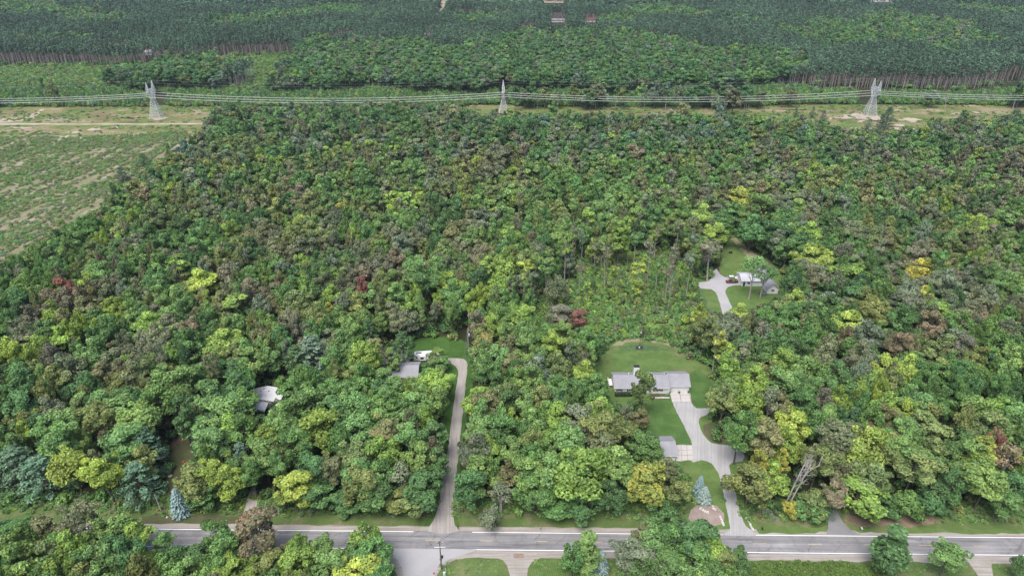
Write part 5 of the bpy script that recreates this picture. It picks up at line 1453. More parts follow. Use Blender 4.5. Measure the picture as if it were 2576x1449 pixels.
def plant(name, kit_, base, R, H, colour, cat, group, rng=rt_):
    """a tree of its own, R its reach and H its height in metres"""
    cm, tm, H0, R0, zb = rng.choice(KITS[kit_])
    sxy, sz = R/R0, H/H0
    root = empty(name, base, rng.uniform(0, 6.28), None, cat, group)
    root.scale = (sxy, sxy, sz)
    t = bpy.data.objects.new('trunk', tm); c = bpy.data.objects.new('crown', cm)
    for o in (t, c): COL.objects.link(o); o.parent = root
    a, b = tints(colour, rng)
    c['tint'] = a; c['tip'] = b
    return root

SINGLES = []           # x, y, radius of every tree placed singly
def ok_base(p, fg):
    rx, ry = road_xy(p)
    if fg: return ry < -wl-3.5
    if ry < wl+6.5: return False
    px, py, _ = project(np.array([[p.x, p.y, 0]]))
    return not any(inside(q, px, py)[0] for q in (LANE, DRIVE))
for x, y, w, h, form, col in SPEC:
    if h < 0: h = at_y(x, y, at(x, -h).y).z
    elif form != 'low' and h > 8 and y > 450: h *= 1.14
    fg = y >= 1276 and not (form == 'low' and y < 1300)
    base = None
    for dh in ([0, 1, 2, 3, 4, 5, 6, 7, 8, 9, 10, 11] if fg else [0, -1, 1, -2, 2, -3, 3, -4, -5]):
        if h+dh < 3: continue
        p = at(x, y, h+dh)
        if ok_base(p, fg): base = p; break
    if base is None: base = p
    h = base.z
    _, _, d = project(np.array([base.x, base.y, h*0.6]))
    R = w*float(d)/FPX/2
    slim = form in ('airy', 'slender', 'sprouting', 'thin', 'sparse')
    o = plant('slender_tree' if slim else 'broadleaf_tree', form, (base.x, base.y, 0), R, h, col, 'tree', 'slender trees of the woods' if slim else 'broadleaf trees of the woods')
    queue_label(o, x, y+w*0.4, form, col, 'tree')
    SINGLES.append((base.x, base.y, R, h))
# the tall thin trees left standing at the back of the overgrown lot
back_lot = [at(*p) for p in ((1330, 775), (1400, 715), (1480, 675), (1560, 652), (1640, 642), (1735, 660))]
for i in range(46):
    k = rt_.random()*(len(back_lot)-1); j = int(k); p = back_lot[j].lerp(back_lot[min(j+1, len(back_lot)-1)], k-j)+Vector((rt_.uniform(-3, 3), rt_.uniform(-9, 12), 0))
    form = rt_.choice(['slender', 'slender', 'sprouting', 'sprouting', 'thin', 'narrow']); col = rt_.choice(['light', 'lime', 'green', 'bright', 'grey', 'olive', 'tan'])
    hh_ = rt_.uniform(15, 22)
    o = plant('slender_tree', form, (p.x, p.y, 0), rt_.uniform(1.8, 2.7), hh_, col, 'tree', 'slender trees of the woods')
    px_, py_, _ = project(np.array([p.x, p.y, hh_*0.7])); queue_label(o, float(px_), float(py_), form, col, 'tree')
    SINGLES.append((p.x, p.y, 1.5, hh_))
for x, y, w, h, form, col in CONIF:
    base = at(x, y, h)
    while not ok_base(base, False) and h > 5: h -= 1; base = at(x, y, h)
    _, _, d = project(np.array([base.x, base.y, h*0.5])); R = w*float(d)/FPX/2
    o = plant('pine_tree', form, (base.x, base.y, 0), R, h, col, 'pine tree', 'pine trees')
    queue_label(o, x, y+w*0.4, form, col, 'pine tree')
    SINGLES.append((base.x, base.y, R, h))
for x, y, w, h, lab in SPRUCE:
    if h < 0: h = at_y(x, y, at(x, -h).y).z
    base = at(x, y, h); _, _, d = project(np.array([base.x, base.y, h*0.3])); R = w*float(d)/FPX/2
    o = plant('spruce_tree', 'spruce', (base.x, base.y, 0), R, h, 'spruce', 'spruce tree', 'silvery spruce trees')
    o['label'] = lab
    SINGLES.append((base.x, base.y, R, h))
for k, (tx, ty, bx, by, h, twin, lab) in enumerate(DEAD):
    base = at(bx, by)
    r = empty('dead_tree', base, 0, lab, 'dead tree')
    dead(500+k, at_y(tx, ty, base.y).z, twin).build('trunk', M['bark_dead'], r)
    SINGLES.append((base.x, base.y, 1.5, h))

# front rows of the pine stands, every tree single
def pine_row(line, step, label, rows=2, gap=5.0, hh=(21, 24.5)):
    for row in range(rows):
        for i in range(len(line)-1):
            a, b = at(*line[i]), at(*line[i+1])
            n = max(1, int((b-a).length/step))
            for k in range(n):
                if rt_.random() < 0.16: continue
                p = a.lerp(b, (k+rt_.uniform(0.05, 0.95))/n)+Vector((0, gap*row+rt_.uniform(-2.5, 2.5), 0))
                o = plant('plantation_pine', 'pine', (p.x, p.y, 0), 2.3*rt_.uniform(0.8, 1.3), rt_.uniform(hh[0]-2.5, hh[1]+0.5), 'pine', 'pine tree', label[0])
                o['label'] = label[1]
                SINGLES.append((p.x, p.y, 1.2, 22))
pine_row([(-40, 164), (180, 165), (365, 161)], 5.6, ('front row pines of the stand behind the meadow', 'slender dark pine with a bare trunk in the stand edge behind the meadow'))
pine_row([(560, 143), (735, 138)], 5.4, ('front row pines beside the far hardwoods', 'slender dark pine with a pale trunk at the gap by the far hardwoods'))
pine_row([(2036, 213), (2130, 206), (2210, 213), (2340, 222), (2412, 227)], 4.2, ('front row pines behind the pylon', 'slender dark pine with a bare trunk in the stand edge behind the pylon'), hh=(18, 21))
pine_row([(2440, 212), (2490, 201), (2600, 206)], 3.6, ('bright trunked pines at the far end of the stand', 'tall pine with a bright bare trunk past the end of the pylon stand'), rows=3, gap=6, hh=(19, 24))
pine_row([(2015, 96), (2185, 88)], 9.5, ('distant pines over the yellowing hardwoods', 'distant pine with a bare trunk in the stand above the power line'), rows=1, hh=(20, 23))

# ---------------------------------------------------------------- vegetation: the mass of the woods
PROTO = {}
def protos(key, meshes):
    c = bpy.data.collections.new(key)          # kept out of the scene: only its shapes are used
    for i, me in enumerate(meshes):
        o = bpy.data.objects.new(f"{key}_{i:02d}", me); c.objects.link(o)
    PROTO[key] = (c, len(meshes))
B, NB = M['leaf'], M['bark']
protos('wood_close', [whole('wood_close', broad(s, H=15.5, R=4.2, zb=2.8, n=3000, L=0.66, W=0.42, K=26, shape=sh, spray=sp, flat=fl), B, NB) for s, sh, sp, fl in ((201, 'round', .6, .85), (202, 'ovate', .6, .85), (203, 'vase', 1.0, .6), (204, 'round', .8, .8), (205, 'ovate', .9, .7), (206, 'vase', 1.1, .6))])
protos('wood_mid', [whole('wood_mid', broad(s, H=16, R=4.1, zb=3.5, n=1300, L=0.98, W=0.6, K=22, shape=sh, spray=sp, flat=fl), B, NB) for s, sh, sp, fl in ((211, 'round', .6, .85), (212, 'ovate', .6, .85), (213, 'vase', 1.0, .6), (214, 'round', .9, .75), (215, 'ovate', .9, .7), (216, 'vase', 1.1, .6), (217, 'round', .7, .8), (218, 'ovate', .7, .8))]
       + [whole('wood_mid', slender(s, H=18.5, R=2.4, zb=10, n=420, L=1.0, W=0.65, epi=e, bare=b), B, M['bark_pale']) for s, e, b in ((221, 0, 0), (222, 4, 0), (223, 0, .45))]
       + [whole('wood_mid', (np.zeros((0, 3)), np.zeros(0), dead(s, H=15.0)), B, M['bark_dead']) for s in (226, 227)])
protos('wood_far', [whole('wood_far', broad(s, H=17, R=4.6, zb=4, n=420, L=1.75, W=1.1, K=18, shape=sh, limb=False), B, NB) for s, sh in ((231, 'round'), (232, 'ovate'), (233, 'round'), (234, 'vase'), (235, 'ovate'))])
protos('pines', [whole('pines', red_pine(s, n=150, L=1.3, W=0.85), M['needle'], M['bark_pine']) for s in (241, 242, 243, 244)])
protos('pines_far', [whole('pines_far', red_pine(s, H=22, R=3.6, zb=12, n=60, L=2.6, W=1.8), M['needle'], M['bark_pine']) for s in (251, 252, 253)])
protos('bushes', [whole('bushes', bush(s, n=170, L=0.62, W=0.44), B, NB) for s in (261, 262, 263, 264)])
protos('tufts', [whole('tufts', bush(s, H=1.0, R=0.8, n=60, L=0.5, W=0.22), B, NB) for s in (271, 272, 273)])

def scatter(name, key, pts, label, cat):
    """pts: rows x, y, rot, sx, sz, variant, tint(3), tip(3); one object of stuff"""
    if len(pts) == 0: return
    A = np.array(pts, float)
    me = bpy.data.meshes.new(name)
    me.from_pydata(np.column_stack([A[:, 0], A[:, 1], np.zeros(len(A))]).tolist(), [], [])
    def attr(n, typ, data, field='value'):
        a = me.attributes.new(n, typ, 'POINT'); a.data.foreach_set(field, np.ascontiguousarray(data).ravel())
    attr('turn', 'FLOAT_VECTOR', np.column_stack([np.zeros((len(A), 2)), A[:, 2]]).astype(np.float32), 'vector')
    attr('size', 'FLOAT_VECTOR', np.column_stack([A[:, 3], A[:, 3], A[:, 4]]).astype(np.float32), 'vector')
    attr('pick', 'INT', A[:, 5].astype(np.int32))
    one = np.ones((len(A), 1))
    attr('tint', 'FLOAT_COLOR', np.hstack([A[:, 6:9], one]).astype(np.float32), 'color')
    attr('tip', 'FLOAT_COLOR', np.hstack([A[:, 9:12], one]).astype(np.float32), 'color')
    o = bpy.data.objects.new(name, me); COL.objects.link(o)
    tag(o, label, cat, None, 'stuff')
    gname = 'scatter_'+key
    ng = bpy.data.node_groups.get(gname)
    if ng is None:
        ng = bpy.data.node_groups.new(gname, 'GeometryNodeTree')
        ng.interface.new_socket('Geometry', in_out='INPUT', socket_type='NodeSocketGeometry')
        ng.interface.new_socket('Geometry', in_out='OUTPUT', socket_type='NodeSocketGeometry')
        N = ng.nodes.new; L_ = ng.links.new
        gi, go = N('NodeGroupInput'), N('NodeGroupOutput')
        ci = N('GeometryNodeCollectionInfo'); ci.inputs['Collection'].default_value = PROTO[key][0]
        ci.inputs['Separate Children'].default_value = True; ci.inputs['Reset Children'].default_value = True
        iop = N('GeometryNodeInstanceOnPoints'); iop.inputs['Pick Instance'].default_value = True
        def na(n, t):
            k = N('GeometryNodeInputNamedAttribute'); k.data_type = t; k.inputs['Name'].default_value = n
            return k.outputs['Attribute']
        e = N('FunctionNodeEulerToRotation')
        L_(na('turn', 'FLOAT_VECTOR'), e.inputs[0]); L_(e.outputs[0], iop.inputs['Rotation'])
        L_(na('size', 'FLOAT_VECTOR'), iop.inputs['Scale']); L_(na('pick', 'INT'), iop.inputs['Instance Index'])
        L_(ci.outputs[0], iop.inputs['Instance']); L_(gi.outputs[0], iop.inputs['Points']); L_(iop.outputs[0], go.inputs[0])
    md = o.modifiers.new('scatter', 'NODES'); md.node_group = ng
    return o

R_ = np.random.default_rng(4242)
def grid(x0, x1, y0, y1, s):
    nx, ny = int((x1-x0)/s)+1, int((y1-y0)/(s*0.87))+1
    gx, gy = np.meshgrid(np.arange(nx), np.arange(ny))
    X = x0+(gx+0.5*(gy % 2))*s; Y = y0+gy*s*0.87
    X = (X+R_.uniform(-0.36, 0.36, X.shape)*s).ravel(); Y = (Y+R_.uniform(-0.36, 0.36, Y.shape)*s).ravel()
    px, py, d = project(np.stack([X, Y, np.full(X.shape, 8.0)], -1))
    k = (px > -260) & (px < 2576+260) & (py < 1449+120)
    return X[k], Y[k]
PAL = {
    'mid': (('green', 24), ('deep', 13), ('dark', 7), ('light', 22), ('olive', 18), ('tan', 8), ('brown', 7), ('lime', 6), ('grey', 8), ('maroon', 0.8), ('pink', 2), ('rust', 0.8), ('yellow', 0.3), ('bright', 1)),
    'left': (('green', 20), ('deep', 12), ('dark', 9), ('light', 13), ('olive', 20), ('tan', 9), ('brown', 9), ('lime', 4), ('grey', 11), ('maroon', 1.5), ('pink', 4), ('rust', 1), ('yellow', 0.3)),
    'right': (('green', 16), ('deep', 13), ('dark', 9), ('light', 11), ('olive', 17), ('tan', 9), ('brown', 9), ('lime', 3), ('grey', 15), ('maroon', 2.5), ('pink', 5), ('rust', 1.5), ('yellow', 0.3)),
    'back': (('green', 15), ('deep', 18), ('dark', 14), ('light', 9), ('olive', 14), ('tan', 5), ('brown', 10), ('lime', 2.5), ('grey', 13), ('maroon', 2), ('pink', 3), ('blue', 3)),
    'front': (('green', 26), ('deep', 15), ('dark', 7), ('light', 25), ('olive', 14), ('lime', 10), ('tan', 4), ('rust', 1)),
    'far': (('green', 26), ('deep', 28), ('dark', 12), ('light', 13), ('olive', 8), ('tan', 2), ('brown', 4), ('lime', 2), ('grey', 10), ('yellow', 0.2)),
    'under': (('green', 22), ('deep', 26), ('dark', 22), ('olive', 14), ('light', 8), ('brown', 4)),
    'lot': (('green', 26), ('light', 26), ('olive', 22), ('lime', 10), ('brown', 7), ('deep', 8)),
    'brush': (('green', 20), ('olive', 22), ('light', 22), ('grey', 18), ('deep', 5), ('tan', 12), ('brown', 3)),
    'scrub': (('deep', 26), ('green', 22), ('dark', 22), ('light', 10), ('blue', 8), ('olive', 8), ('brown', 4)),
    'meadow': (('light', 26), ('green', 30), ('grey', 12), ('olive', 14), ('lime', 8), ('deep', 10)),
}
def pick_cols(pal, n, cell=None):
    ks = [k for k, _ in PAL[pal]]; w = np.array([x for _, x in PAL[pal]]); w = w/w.sum()
    idx = R_.choice(len(ks), n, p=w)
    if cell is not None:            # kinds keep company in the woods
        fav = np.random.default_rng(31).choice(len(ks), 9973, p=w)
        idx = np.where(R_.random(n) < 0.5, fav[cell], idx)
    A = np.array([C[k][0] for k in ks])[idx]; Bc = np.array([C[k][1] for k in ks])[idx]
    s = R_.uniform(0.84, 1.16, (n, 1)); h = R_.uniform(-0.1, 0.1, n)
    hh = np.stack([1+h, np.ones(n), 1-h], 1)
    return A*s*hh, Bc*s*hh, np.array(ks)[idx]
def rows(X, Y, sx, sz, nv, A, Bc, v0=0):
    n = len(X)
    return np.column_stack([X, Y, R_.uniform(0, 6.28, n), sx, sz, v0+R_.integers(0, nv, n), A, Bc])

SG = np.array([(a, b, r) for a, b, r, h in SINGLES])
def near_single(X, Y, pad):
    out = np.zeros(len(X), bool)
    for i in range(0, len(X), 4000):
        d2 = (X[i:i+4000, None]-SG[None, :, 0])**2+(Y[i:i+4000, None]-SG[None, :, 1])**2
        out[i:i+4000] = (d2 < (SG[None, :, 2]*0.72+pad)**2).any(1)
    return out

roadY = lambda X, Y: (X-rc.x)*rn.x+(Y-rc.y)*rn.y
# 1 woods between the road and the power line
X, Y = grid(-900, 900, 100, yrow(271), 6.0)
k = roadY(X, Y) > wl+9
X, Y = X[k], Y[k]
k = ~near_single(X, Y, 2.0); X, Y = X[k], Y[k]
n = len(X)
H = 17.2*R_.uniform(0.68, 1.2, n); Rr = 4.2*R_.uniform(0.5, 1.38, n)
_, _, dd_ = project(np.stack([X, Y, H*0], -1))
grow = np.clip(1+(dd_-280)/700, 1, 1.45)       # older, broader trees towards the power line
k = R_.random(n) < 1/grow**1.6
X, Y, H, Rr, grow = X[k], Y[k], H[k]*grow[k]**0.4, (Rr*grow)[k], grow[k]; n = len(X)
b1 = blocks(X, Y, H, Rr, 3.0, [WIRE])
Hb = np.where(b1, H*0.6, H); Rb = np.where(b1, Rr*0.75, Rr)
b2 = np.zeros(n, bool); b2[b1] = blocks(X[b1], Y[b1], Hb[b1], Rb[b1], 1.5, [WIRE])
k = ~b2
X, Y, H, Rr = X[k], Y[k], Hb[k], Rb[k]
px, py, dd_ = project(np.stack([X, Y, H*0.7], -1))
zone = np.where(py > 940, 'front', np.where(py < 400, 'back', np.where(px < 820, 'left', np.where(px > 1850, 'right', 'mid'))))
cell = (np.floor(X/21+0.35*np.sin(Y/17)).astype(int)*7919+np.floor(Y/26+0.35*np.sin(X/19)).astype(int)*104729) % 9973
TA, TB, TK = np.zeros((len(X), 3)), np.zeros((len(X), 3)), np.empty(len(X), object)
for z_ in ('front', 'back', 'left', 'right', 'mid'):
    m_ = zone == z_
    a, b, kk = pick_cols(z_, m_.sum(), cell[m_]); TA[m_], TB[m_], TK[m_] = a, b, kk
bk = (zone == 'back')[:, None]; TA = np.where(bk, TA*(0.88, 0.93, 0.98), TA); TB = np.where(bk, TB*(0.88, 0.93, 0.98), TB)  # back trees tinted darker and cooler, distance haze put into their colour
# those that show largest stay single trees
vis = (px > 10) & (px < 2566) & (py < 1430)
size = np.where(vis, Rr/dd_, 0)
n_have = sum(1 for o in COL.objects if o.name.startswith('broadleaf_tree'))
order = np.argsort(-size)[:max(0, 300-n_have)]
single = np.zeros(len(X), bool); single[order] = True
for i in order:
    form = rt_.choice(['round', 'ovate', 'vase'])
    o = plant('broadleaf_tree', form, (X[i], Y[i], 0), Rr[i], H[i], TK[i], 'tree', 'broadleaf trees of the woods')
    queue_label(o, px[i], py[i], form, TK[i], 'tree')
settle_labels()
close = (dd_ < 360) & ~single; midd = (dd_ >= 360) & ~single
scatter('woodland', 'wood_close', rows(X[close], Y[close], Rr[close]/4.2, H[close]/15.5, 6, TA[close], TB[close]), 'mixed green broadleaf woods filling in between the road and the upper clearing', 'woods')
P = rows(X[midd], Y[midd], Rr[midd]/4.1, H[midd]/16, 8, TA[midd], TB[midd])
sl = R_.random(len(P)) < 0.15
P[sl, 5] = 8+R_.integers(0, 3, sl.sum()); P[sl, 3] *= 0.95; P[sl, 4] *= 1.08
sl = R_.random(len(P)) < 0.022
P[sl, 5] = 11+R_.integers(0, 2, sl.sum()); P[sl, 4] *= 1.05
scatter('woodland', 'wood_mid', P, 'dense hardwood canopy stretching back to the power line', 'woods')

# thicket south of the road
X, Y = grid(-170, 260, 80, 200, 4.4)
k = (roadY(X, Y) < -wl-4.5) & ~near_single(X, Y, 0.3); X, Y = X[k], Y[k]
Hh = np.where(project(np.stack([X, Y, np.zeros(len(X))], -1))[0] < 420, R_.uniform(13, 21, len(X)), R_.uniform(6, 16, len(X))); Rr = np.clip(Hh*0.28, 1.8, 4.2)*R_.uniform(0.85, 1.15, len(X))
lim = [(-300, 1285), (345, 1300), (352, 1345), (375, 1368), (500, 1372), (520, 1330), (600, 1335), (680, 1345), (700, 1372), (730, 1352), (850, 1380), (880, 1340), (955, 1345), (985, 1449), (1400, 1470), (1415, 1360), (1500, 1352), (1506, 1455), (1560, 1440), (1580, 1350), (1800, 1345), (1882, 1400), (1900, 1500), (3000, 1500)]
lx_, ly_ = zip(*lim)
keep = np.zeros(len(X), bool)
for tries in range(5):
    px, py, dd_ = project(np.stack([X, Y, Hh], -1)); hw_ = Rr/dd_*FPX
    okk = np.ones(len(X), bool)
    for s in (-0.9, 0, 0.9): okk &= py > np.interp(px+s*hw_, lx_, ly_)+(0 if s == 0 else -8)
    pb_x, pb_y, _ = project(np.stack([X, Y, np.zeros(len(X))], -1))
    okk &= ~((pb_x > 965) & (pb_x < 1400)) & (pb_x < 1905)
    keep |= okk; Hh = np.where(okk | keep, Hh, Hh*0.74); Rr = np.where(okk | keep, Rr, Rr*0.85)
keep &= Hh > 1.5
X, Y, Hh, Rr = X[keep], Y[keep], Hh[keep], Rr[keep]
a, b, _ = pick_cols('front', len(X))
scatter('woodland', 'wood_close', rows(X, Y, Rr/4.2, Hh/15.5, 6, a, b), 'leafy thicket filling in among the trees south of the road', 'woods')

# 2 undergrowth
X, Y = grid(-420, 420, 120, 470, 3.5)
k = (roadY(X, Y) > wl+7) & ~near_single(X, Y, -1.2); X, Y = X[k], Y[k]
H = R_.uniform(1.6, 4.2, len(X)); Rr = H*0.62
k = ~blocks(X, Y, H, Rr, 0.0, (), False); X, Y, H, Rr = X[k], Y[k], H[k], Rr[k]
a, b, _ = pick_cols('under', len(X))
scatter('undergrowth', 'bushes', rows(X, Y, Rr/1.7, H/2.6, 4, a, b), 'shrubby undergrowth along the edges of the woods', 'undergrowth')
lot = [(1320, 775), (1440, 700), (1500, 650), (1560, 625), (1640, 610), (1730, 660), (1760, 760), (1742, 850), (1690, 870), (1610, 852), (1545, 858), (1480, 850), (1390, 815)]
P0 = [at(*p) for p in lot]
X, Y = grid(min(p.x for p in P0)-5, max(p.x for p in P0)+5, min(p.y for p in P0)-5, max(p.y for p in P0)+5, 2.3)
px, py, _ = project(np.stack([X, Y, np.zeros(len(X))], -1)); k = inside(lot, px, py)
X, Y = X[k], Y[k]; H = R_.uniform(1.0, 3.4, len(X))*np.where(R_.random(len(X)) < 0.08, 1.7, 1); a, b, _ = pick_cols('lot', len(X))
scatter('bramble_thicket', 'bushes', rows(X, Y, R_.uniform(0.7, 1.25, len(X)), H/2.6, 4, a, b), 'tangled green bramble thicket covering the overgrown lot', 'thicket')

m_ = R_.random(len(X)) < 0.030; xs_, ys_ = X[m_], Y[m_]
a, b, _ = pick_cols('lot', len(xs_)); H = R_.uniform(3.5, 8.5, len(xs_))
scatter('saplings', 'wood_mid', rows(xs_, ys_, H*0.042, H/16, 8, a, b), 'young saplings coming up through the bramble thicket', 'saplings')
# 3 brush land, its shrubs standing in furrows
bp = [(-420, 350), (200, 345), (470, 332), (478, 345), (400, 390), (350, 434), (290, 474), (235, 522), (140, 574), (60, 614), (0, 652), (-420, 760)]
P0 = [at(*p) for p in bp]
X, Y = grid(min(p.x for p in P0), max(p.x for p in P0), min(p.y for p in P0)-5, max(p.y for p in P0)+5, 2.1)
px, py, _ = project(np.stack([X, Y, np.zeros(len(X))], -1)); k = inside(bp, px, py)
X, Y, py = X[k], Y[k], py[k]
u = X*math.cos(STRIPE)+Y*math.sin(STRIPE); v = -X*math.sin(STRIPE)+Y*math.cos(STRIPE)
dens = 0.52+0.26*np.sin(v*0.62+1.2*np.sin(u*0.045))+0.22*np.sin(u*0.09+v*0.06)+0.16*np.sin(v*0.17+2)+np.where(py < 372, 0.25, 0)
k = R_.random(len(X)) < np.clip(dens, 0.05, 0.95); X, Y = X[k], Y[k]
H = R_.uniform(0.5, 1.7, len(X)); H = np.where(R_.random(len(X)) < 0.04, H*1.9, H)
a, b, _ = pick_cols('brush', len(X))
scatter('brush', 'bushes', rows(X, Y, R_.uniform(0.55, 1.15, len(X)), H/2.6, 4, a, b), 'low scrubby bushes growing in furrows over the cleared land', 'brush')
# corridor weeds
X, Y = grid(-1100, 1100, yrow(342), yrow(264), 4.2)
px, py, _ = project(np.stack([X, Y, np.zeros(len(X))], -1))
k = (R_.random(len(X)) < np.clip(0.30+0.4*np.sin(X*0.03+1)*np.sin(Y*0.11), 0.04, 0.8)) & (abs(py-313) > 4)
X, Y = X[k], Y[k]
a, b, _ = pick_cols('meadow', len(X))
scatter('corridor_weeds', 'bushes', rows(X, Y, R_.uniform(0.5, 1.6, len(X)), R_.uniform(0.18, 0.5, len(X)), 4, a, b), 'scattered low weeds in the mown power line corridor', 'weeds')

# 4 scrub behind the corridor, meadow bushes, far hardwoods, far pines
HARD = [[(690, 232), (705, 190), (725, 145), (850, 118), (1100, 142), (1290, 132), (1330, 112), (1420, 95), (1540, 106), (1720, 136), (1900, 156), (2040, 180), (2046, 216), (1990, 222), (1700, 240), (1200, 240)],
        [(290, 232), (300, 190), (400, 172), (560, 158), (640, 160), (640, 190), (600, 232), (560, 238)],
        [(2040, 150), (1990, 110), (1985, 88), (2200, 62), (2450, 78), (2490, 130), (2470, 150), (2250, 150)],
        [(-300, 20), (150, 30), (350, 72), (300, 92), (100, 60), (-300, 62)], [(940, 52), (985, 48), (990, 72), (945, 76)], [(1150, 60), (1240, 52), (1250, 78), (1160, 84)]]
MEAD = [(-300, 165), (200, 165), (300, 168), (365, 162), (560, 144), (735, 139), (735, 165), (700, 205), (690, 234), (600, 234), (650, 180), (560, 160), (300, 192), (288, 220), (220, 232), (-300, 238)]
yb, ye = yrow(269), yrow(226)
X, Y = grid(-1250, 1250, yb, yrow(221), 3.6)
H = R_.uniform(3.0, 7.0, len(X)); px, py, _ = project(np.stack([X, Y, H], -1))
k = ~blocks(X, Y, H, H*0.5, 0.0); X, Y, H = X[k], Y[k], H[k]
a, b, _ = pick_cols('scrub', len(X))
scatter('scrub', 'bushes', rows(X, Y, R_.uniform(1.1, 1.9, len(X)), H/2.6, 4, a, b), 'dark band of young scrub along the back of the power line corridor', 'scrub')

X, Y = grid(-1400, 1500, ye-30, yrow(128), 4.6)
px, py, _ = project(np.stack([X, Y, np.zeros(len(X))], -1))
inm = inside(MEAD, px, py)
a, b, _ = pick_cols('meadow', inm.sum()); H = R_.uniform(0.8, 3.4, inm.sum())
scatter('meadow_bushes', 'bushes', rows(X[inm], Y[inm], R_.uniform(1.0, 1.8, inm.sum()), H/2.6, 4, a, b), 'pale green low bushes over the open meadow before the pines', 'bushes')
ex, ey = [], []
for line_ in ([(-200, 167), (180, 167), (365, 163)], [(560, 145), (735, 140)], [(2036, 216), (2130, 209), (2210, 216), (2340, 225), (2412, 230), (2440, 215), (2600, 209)]):
    for i in range(len(line_)-1):
        p, q = at(*line_[i]), at(*line_[i+1])
        for k in range(int((q-p).length/1.5)):
            if math.sin(p.x*0.1+k*0.21)+rt_.uniform(-0.9, 0.9) > -0.35:
                c_ = p.lerp(q, rt_.random()); ex.append(c_.x); ey.append(c_.y+rt_.uniform(-5, 9))
ex, ey = np.array(ex), np.array(ey)
a, b, _ = pick_cols('scrub', len(ex)); H = R_.uniform(1.5, 6.0, len(ex))
scatter('edge_brush', 'bushes', rows(ex, ey, H*R_.uniform(0.3, 0.5, len(ex)), H/2.6, 4, a, b), 'low leafy brush hiding the feet of the pine stands', 'brush')
XX, YY = [], []
for y0, y1, s in ((yb+10, 1100, 9.0), (1100, 2400, 10.5)):
    x_, y_ = grid(-2000, 2000, y0, y1, s); XX.append(x_); YY.append(y_)
X, Y = np.concatenate(XX), np.concatenate(YY)
px, py, dd_ = project(np.stack([X, Y, np.zeros(len(X))], -1))
inh = np.zeros(len(X), bool)
jx, jy = 26*np.sin(X*0.05+Y*0.021)+18*np.sin(X*0.11-Y*0.07), 7*np.sin(X*0.043+1)+5*np.sin(X*0.1+Y*0.05)
for q in HARD: inh |= inside(q, px+jx, py+jy)
inh &= ~inside(MEAD, px, py)
# scattered hardwood clumps among the pines
cl = (np.sin(X*0.011+2.0)*np.sin(Y*0.009+0.7)+0.6*np.sin(X*0.023-1)*np.sin(Y*0.017+2) > 0.66) & (Y > 900)
low = (py > 226)
inh = inh | (cl & ~low)
X1, Y1, d1 = X[inh], Y[inh], dd_[inh]
H = 19*R_.uniform(0.8, 1.15, len(X1)); Rr = 6.2*R_.uniform(0.75, 1.25, len(X1))*np.where(Y1 > 1100, 1.15, 1)
k = ~blocks(X1, Y1, H, Rr, 4.0) & ~near_single(X1, Y1, 1.0); X1, Y1, H, Rr = X1[k], Y1[k], H[k], Rr[k]
a, b, _ = pick_cols('far', len(X1)); a, b = a*(0.76, 0.85, 0.95), b*(0.74, 0.84, 0.95)      # distance haze and shade put into the leaf colours: darker, cooler
m_ = Y1 < 960
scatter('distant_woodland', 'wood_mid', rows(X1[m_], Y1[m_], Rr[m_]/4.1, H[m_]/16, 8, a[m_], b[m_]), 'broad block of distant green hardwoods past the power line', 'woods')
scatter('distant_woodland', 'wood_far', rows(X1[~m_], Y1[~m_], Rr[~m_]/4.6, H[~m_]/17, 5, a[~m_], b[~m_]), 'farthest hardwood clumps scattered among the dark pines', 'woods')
XX, YY, SS = [], [], []
for y0, y1, s, sc in ((ye-4, 1000, 5.2, 1.0), (1000, 1300, 6.6, 1.25)):
    x_, y_ = grid(-1700, 1700, y0, y1, s); XX.append(x_); YY.append(y_); SS.append(np.full(len(x_), sc))
X, Y, S = np.concatenate(XX), np.concatenate(YY), np.concatenate(SS)
def pine_ok(X, Y):
    px, py, _ = project(np.stack([X, Y, np.zeros(len(X))], -1))
    ih = np.zeros(len(X), bool)
    jx, jy = 26*np.sin(X*0.05+Y*0.021)+18*np.sin(X*0.11-Y*0.07), 7*np.sin(X*0.043+1)+5*np.sin(X*0.1+Y*0.05)
    for q in HARD: ih |= inside(q, px+jx, py+jy)
    cl = (np.sin(X*0.011+2.0)*np.sin(Y*0.009+0.7)+0.6*np.sin(X*0.023-1)*np.sin(Y*0.017+2) > 0.66) & (Y > 900)
    return ~ih & ~cl & ~inside(MEAD, px, py) & (py < 226) & ~near_single(X, Y, 0.8)
k = pine_ok(X, Y); X, Y, S = X[k], Y[k], S[k]
def pine_open(X, Y, H):
    """stands keep the lower sight lines free: only the openings for houses and lanes count"""
    bad = np.zeros(len(X), bool)
    for z in (1.0, 0.75, 0.4):
        for s in (-2.0, 0, 2.0):
            px, py, _ = project(np.stack([X+s, Y, H*z], -1))
            for q in OPEN[16:25]: bad |= inside(q, px, py)
            if z == 1.0:
                for q in OPEN[13:16]: bad |= inside(q, px, py)
    return bad
H = 22*R_.uniform(0.8, 1.14, len(X))*(1+0.10*np.sin(X*0.017+Y*0.008)*np.sin(Y*0.021-X*0.006)); k = ~pine_open(X, Y, H); X, Y, S, H = X[k], Y[k], S[k], H[k]
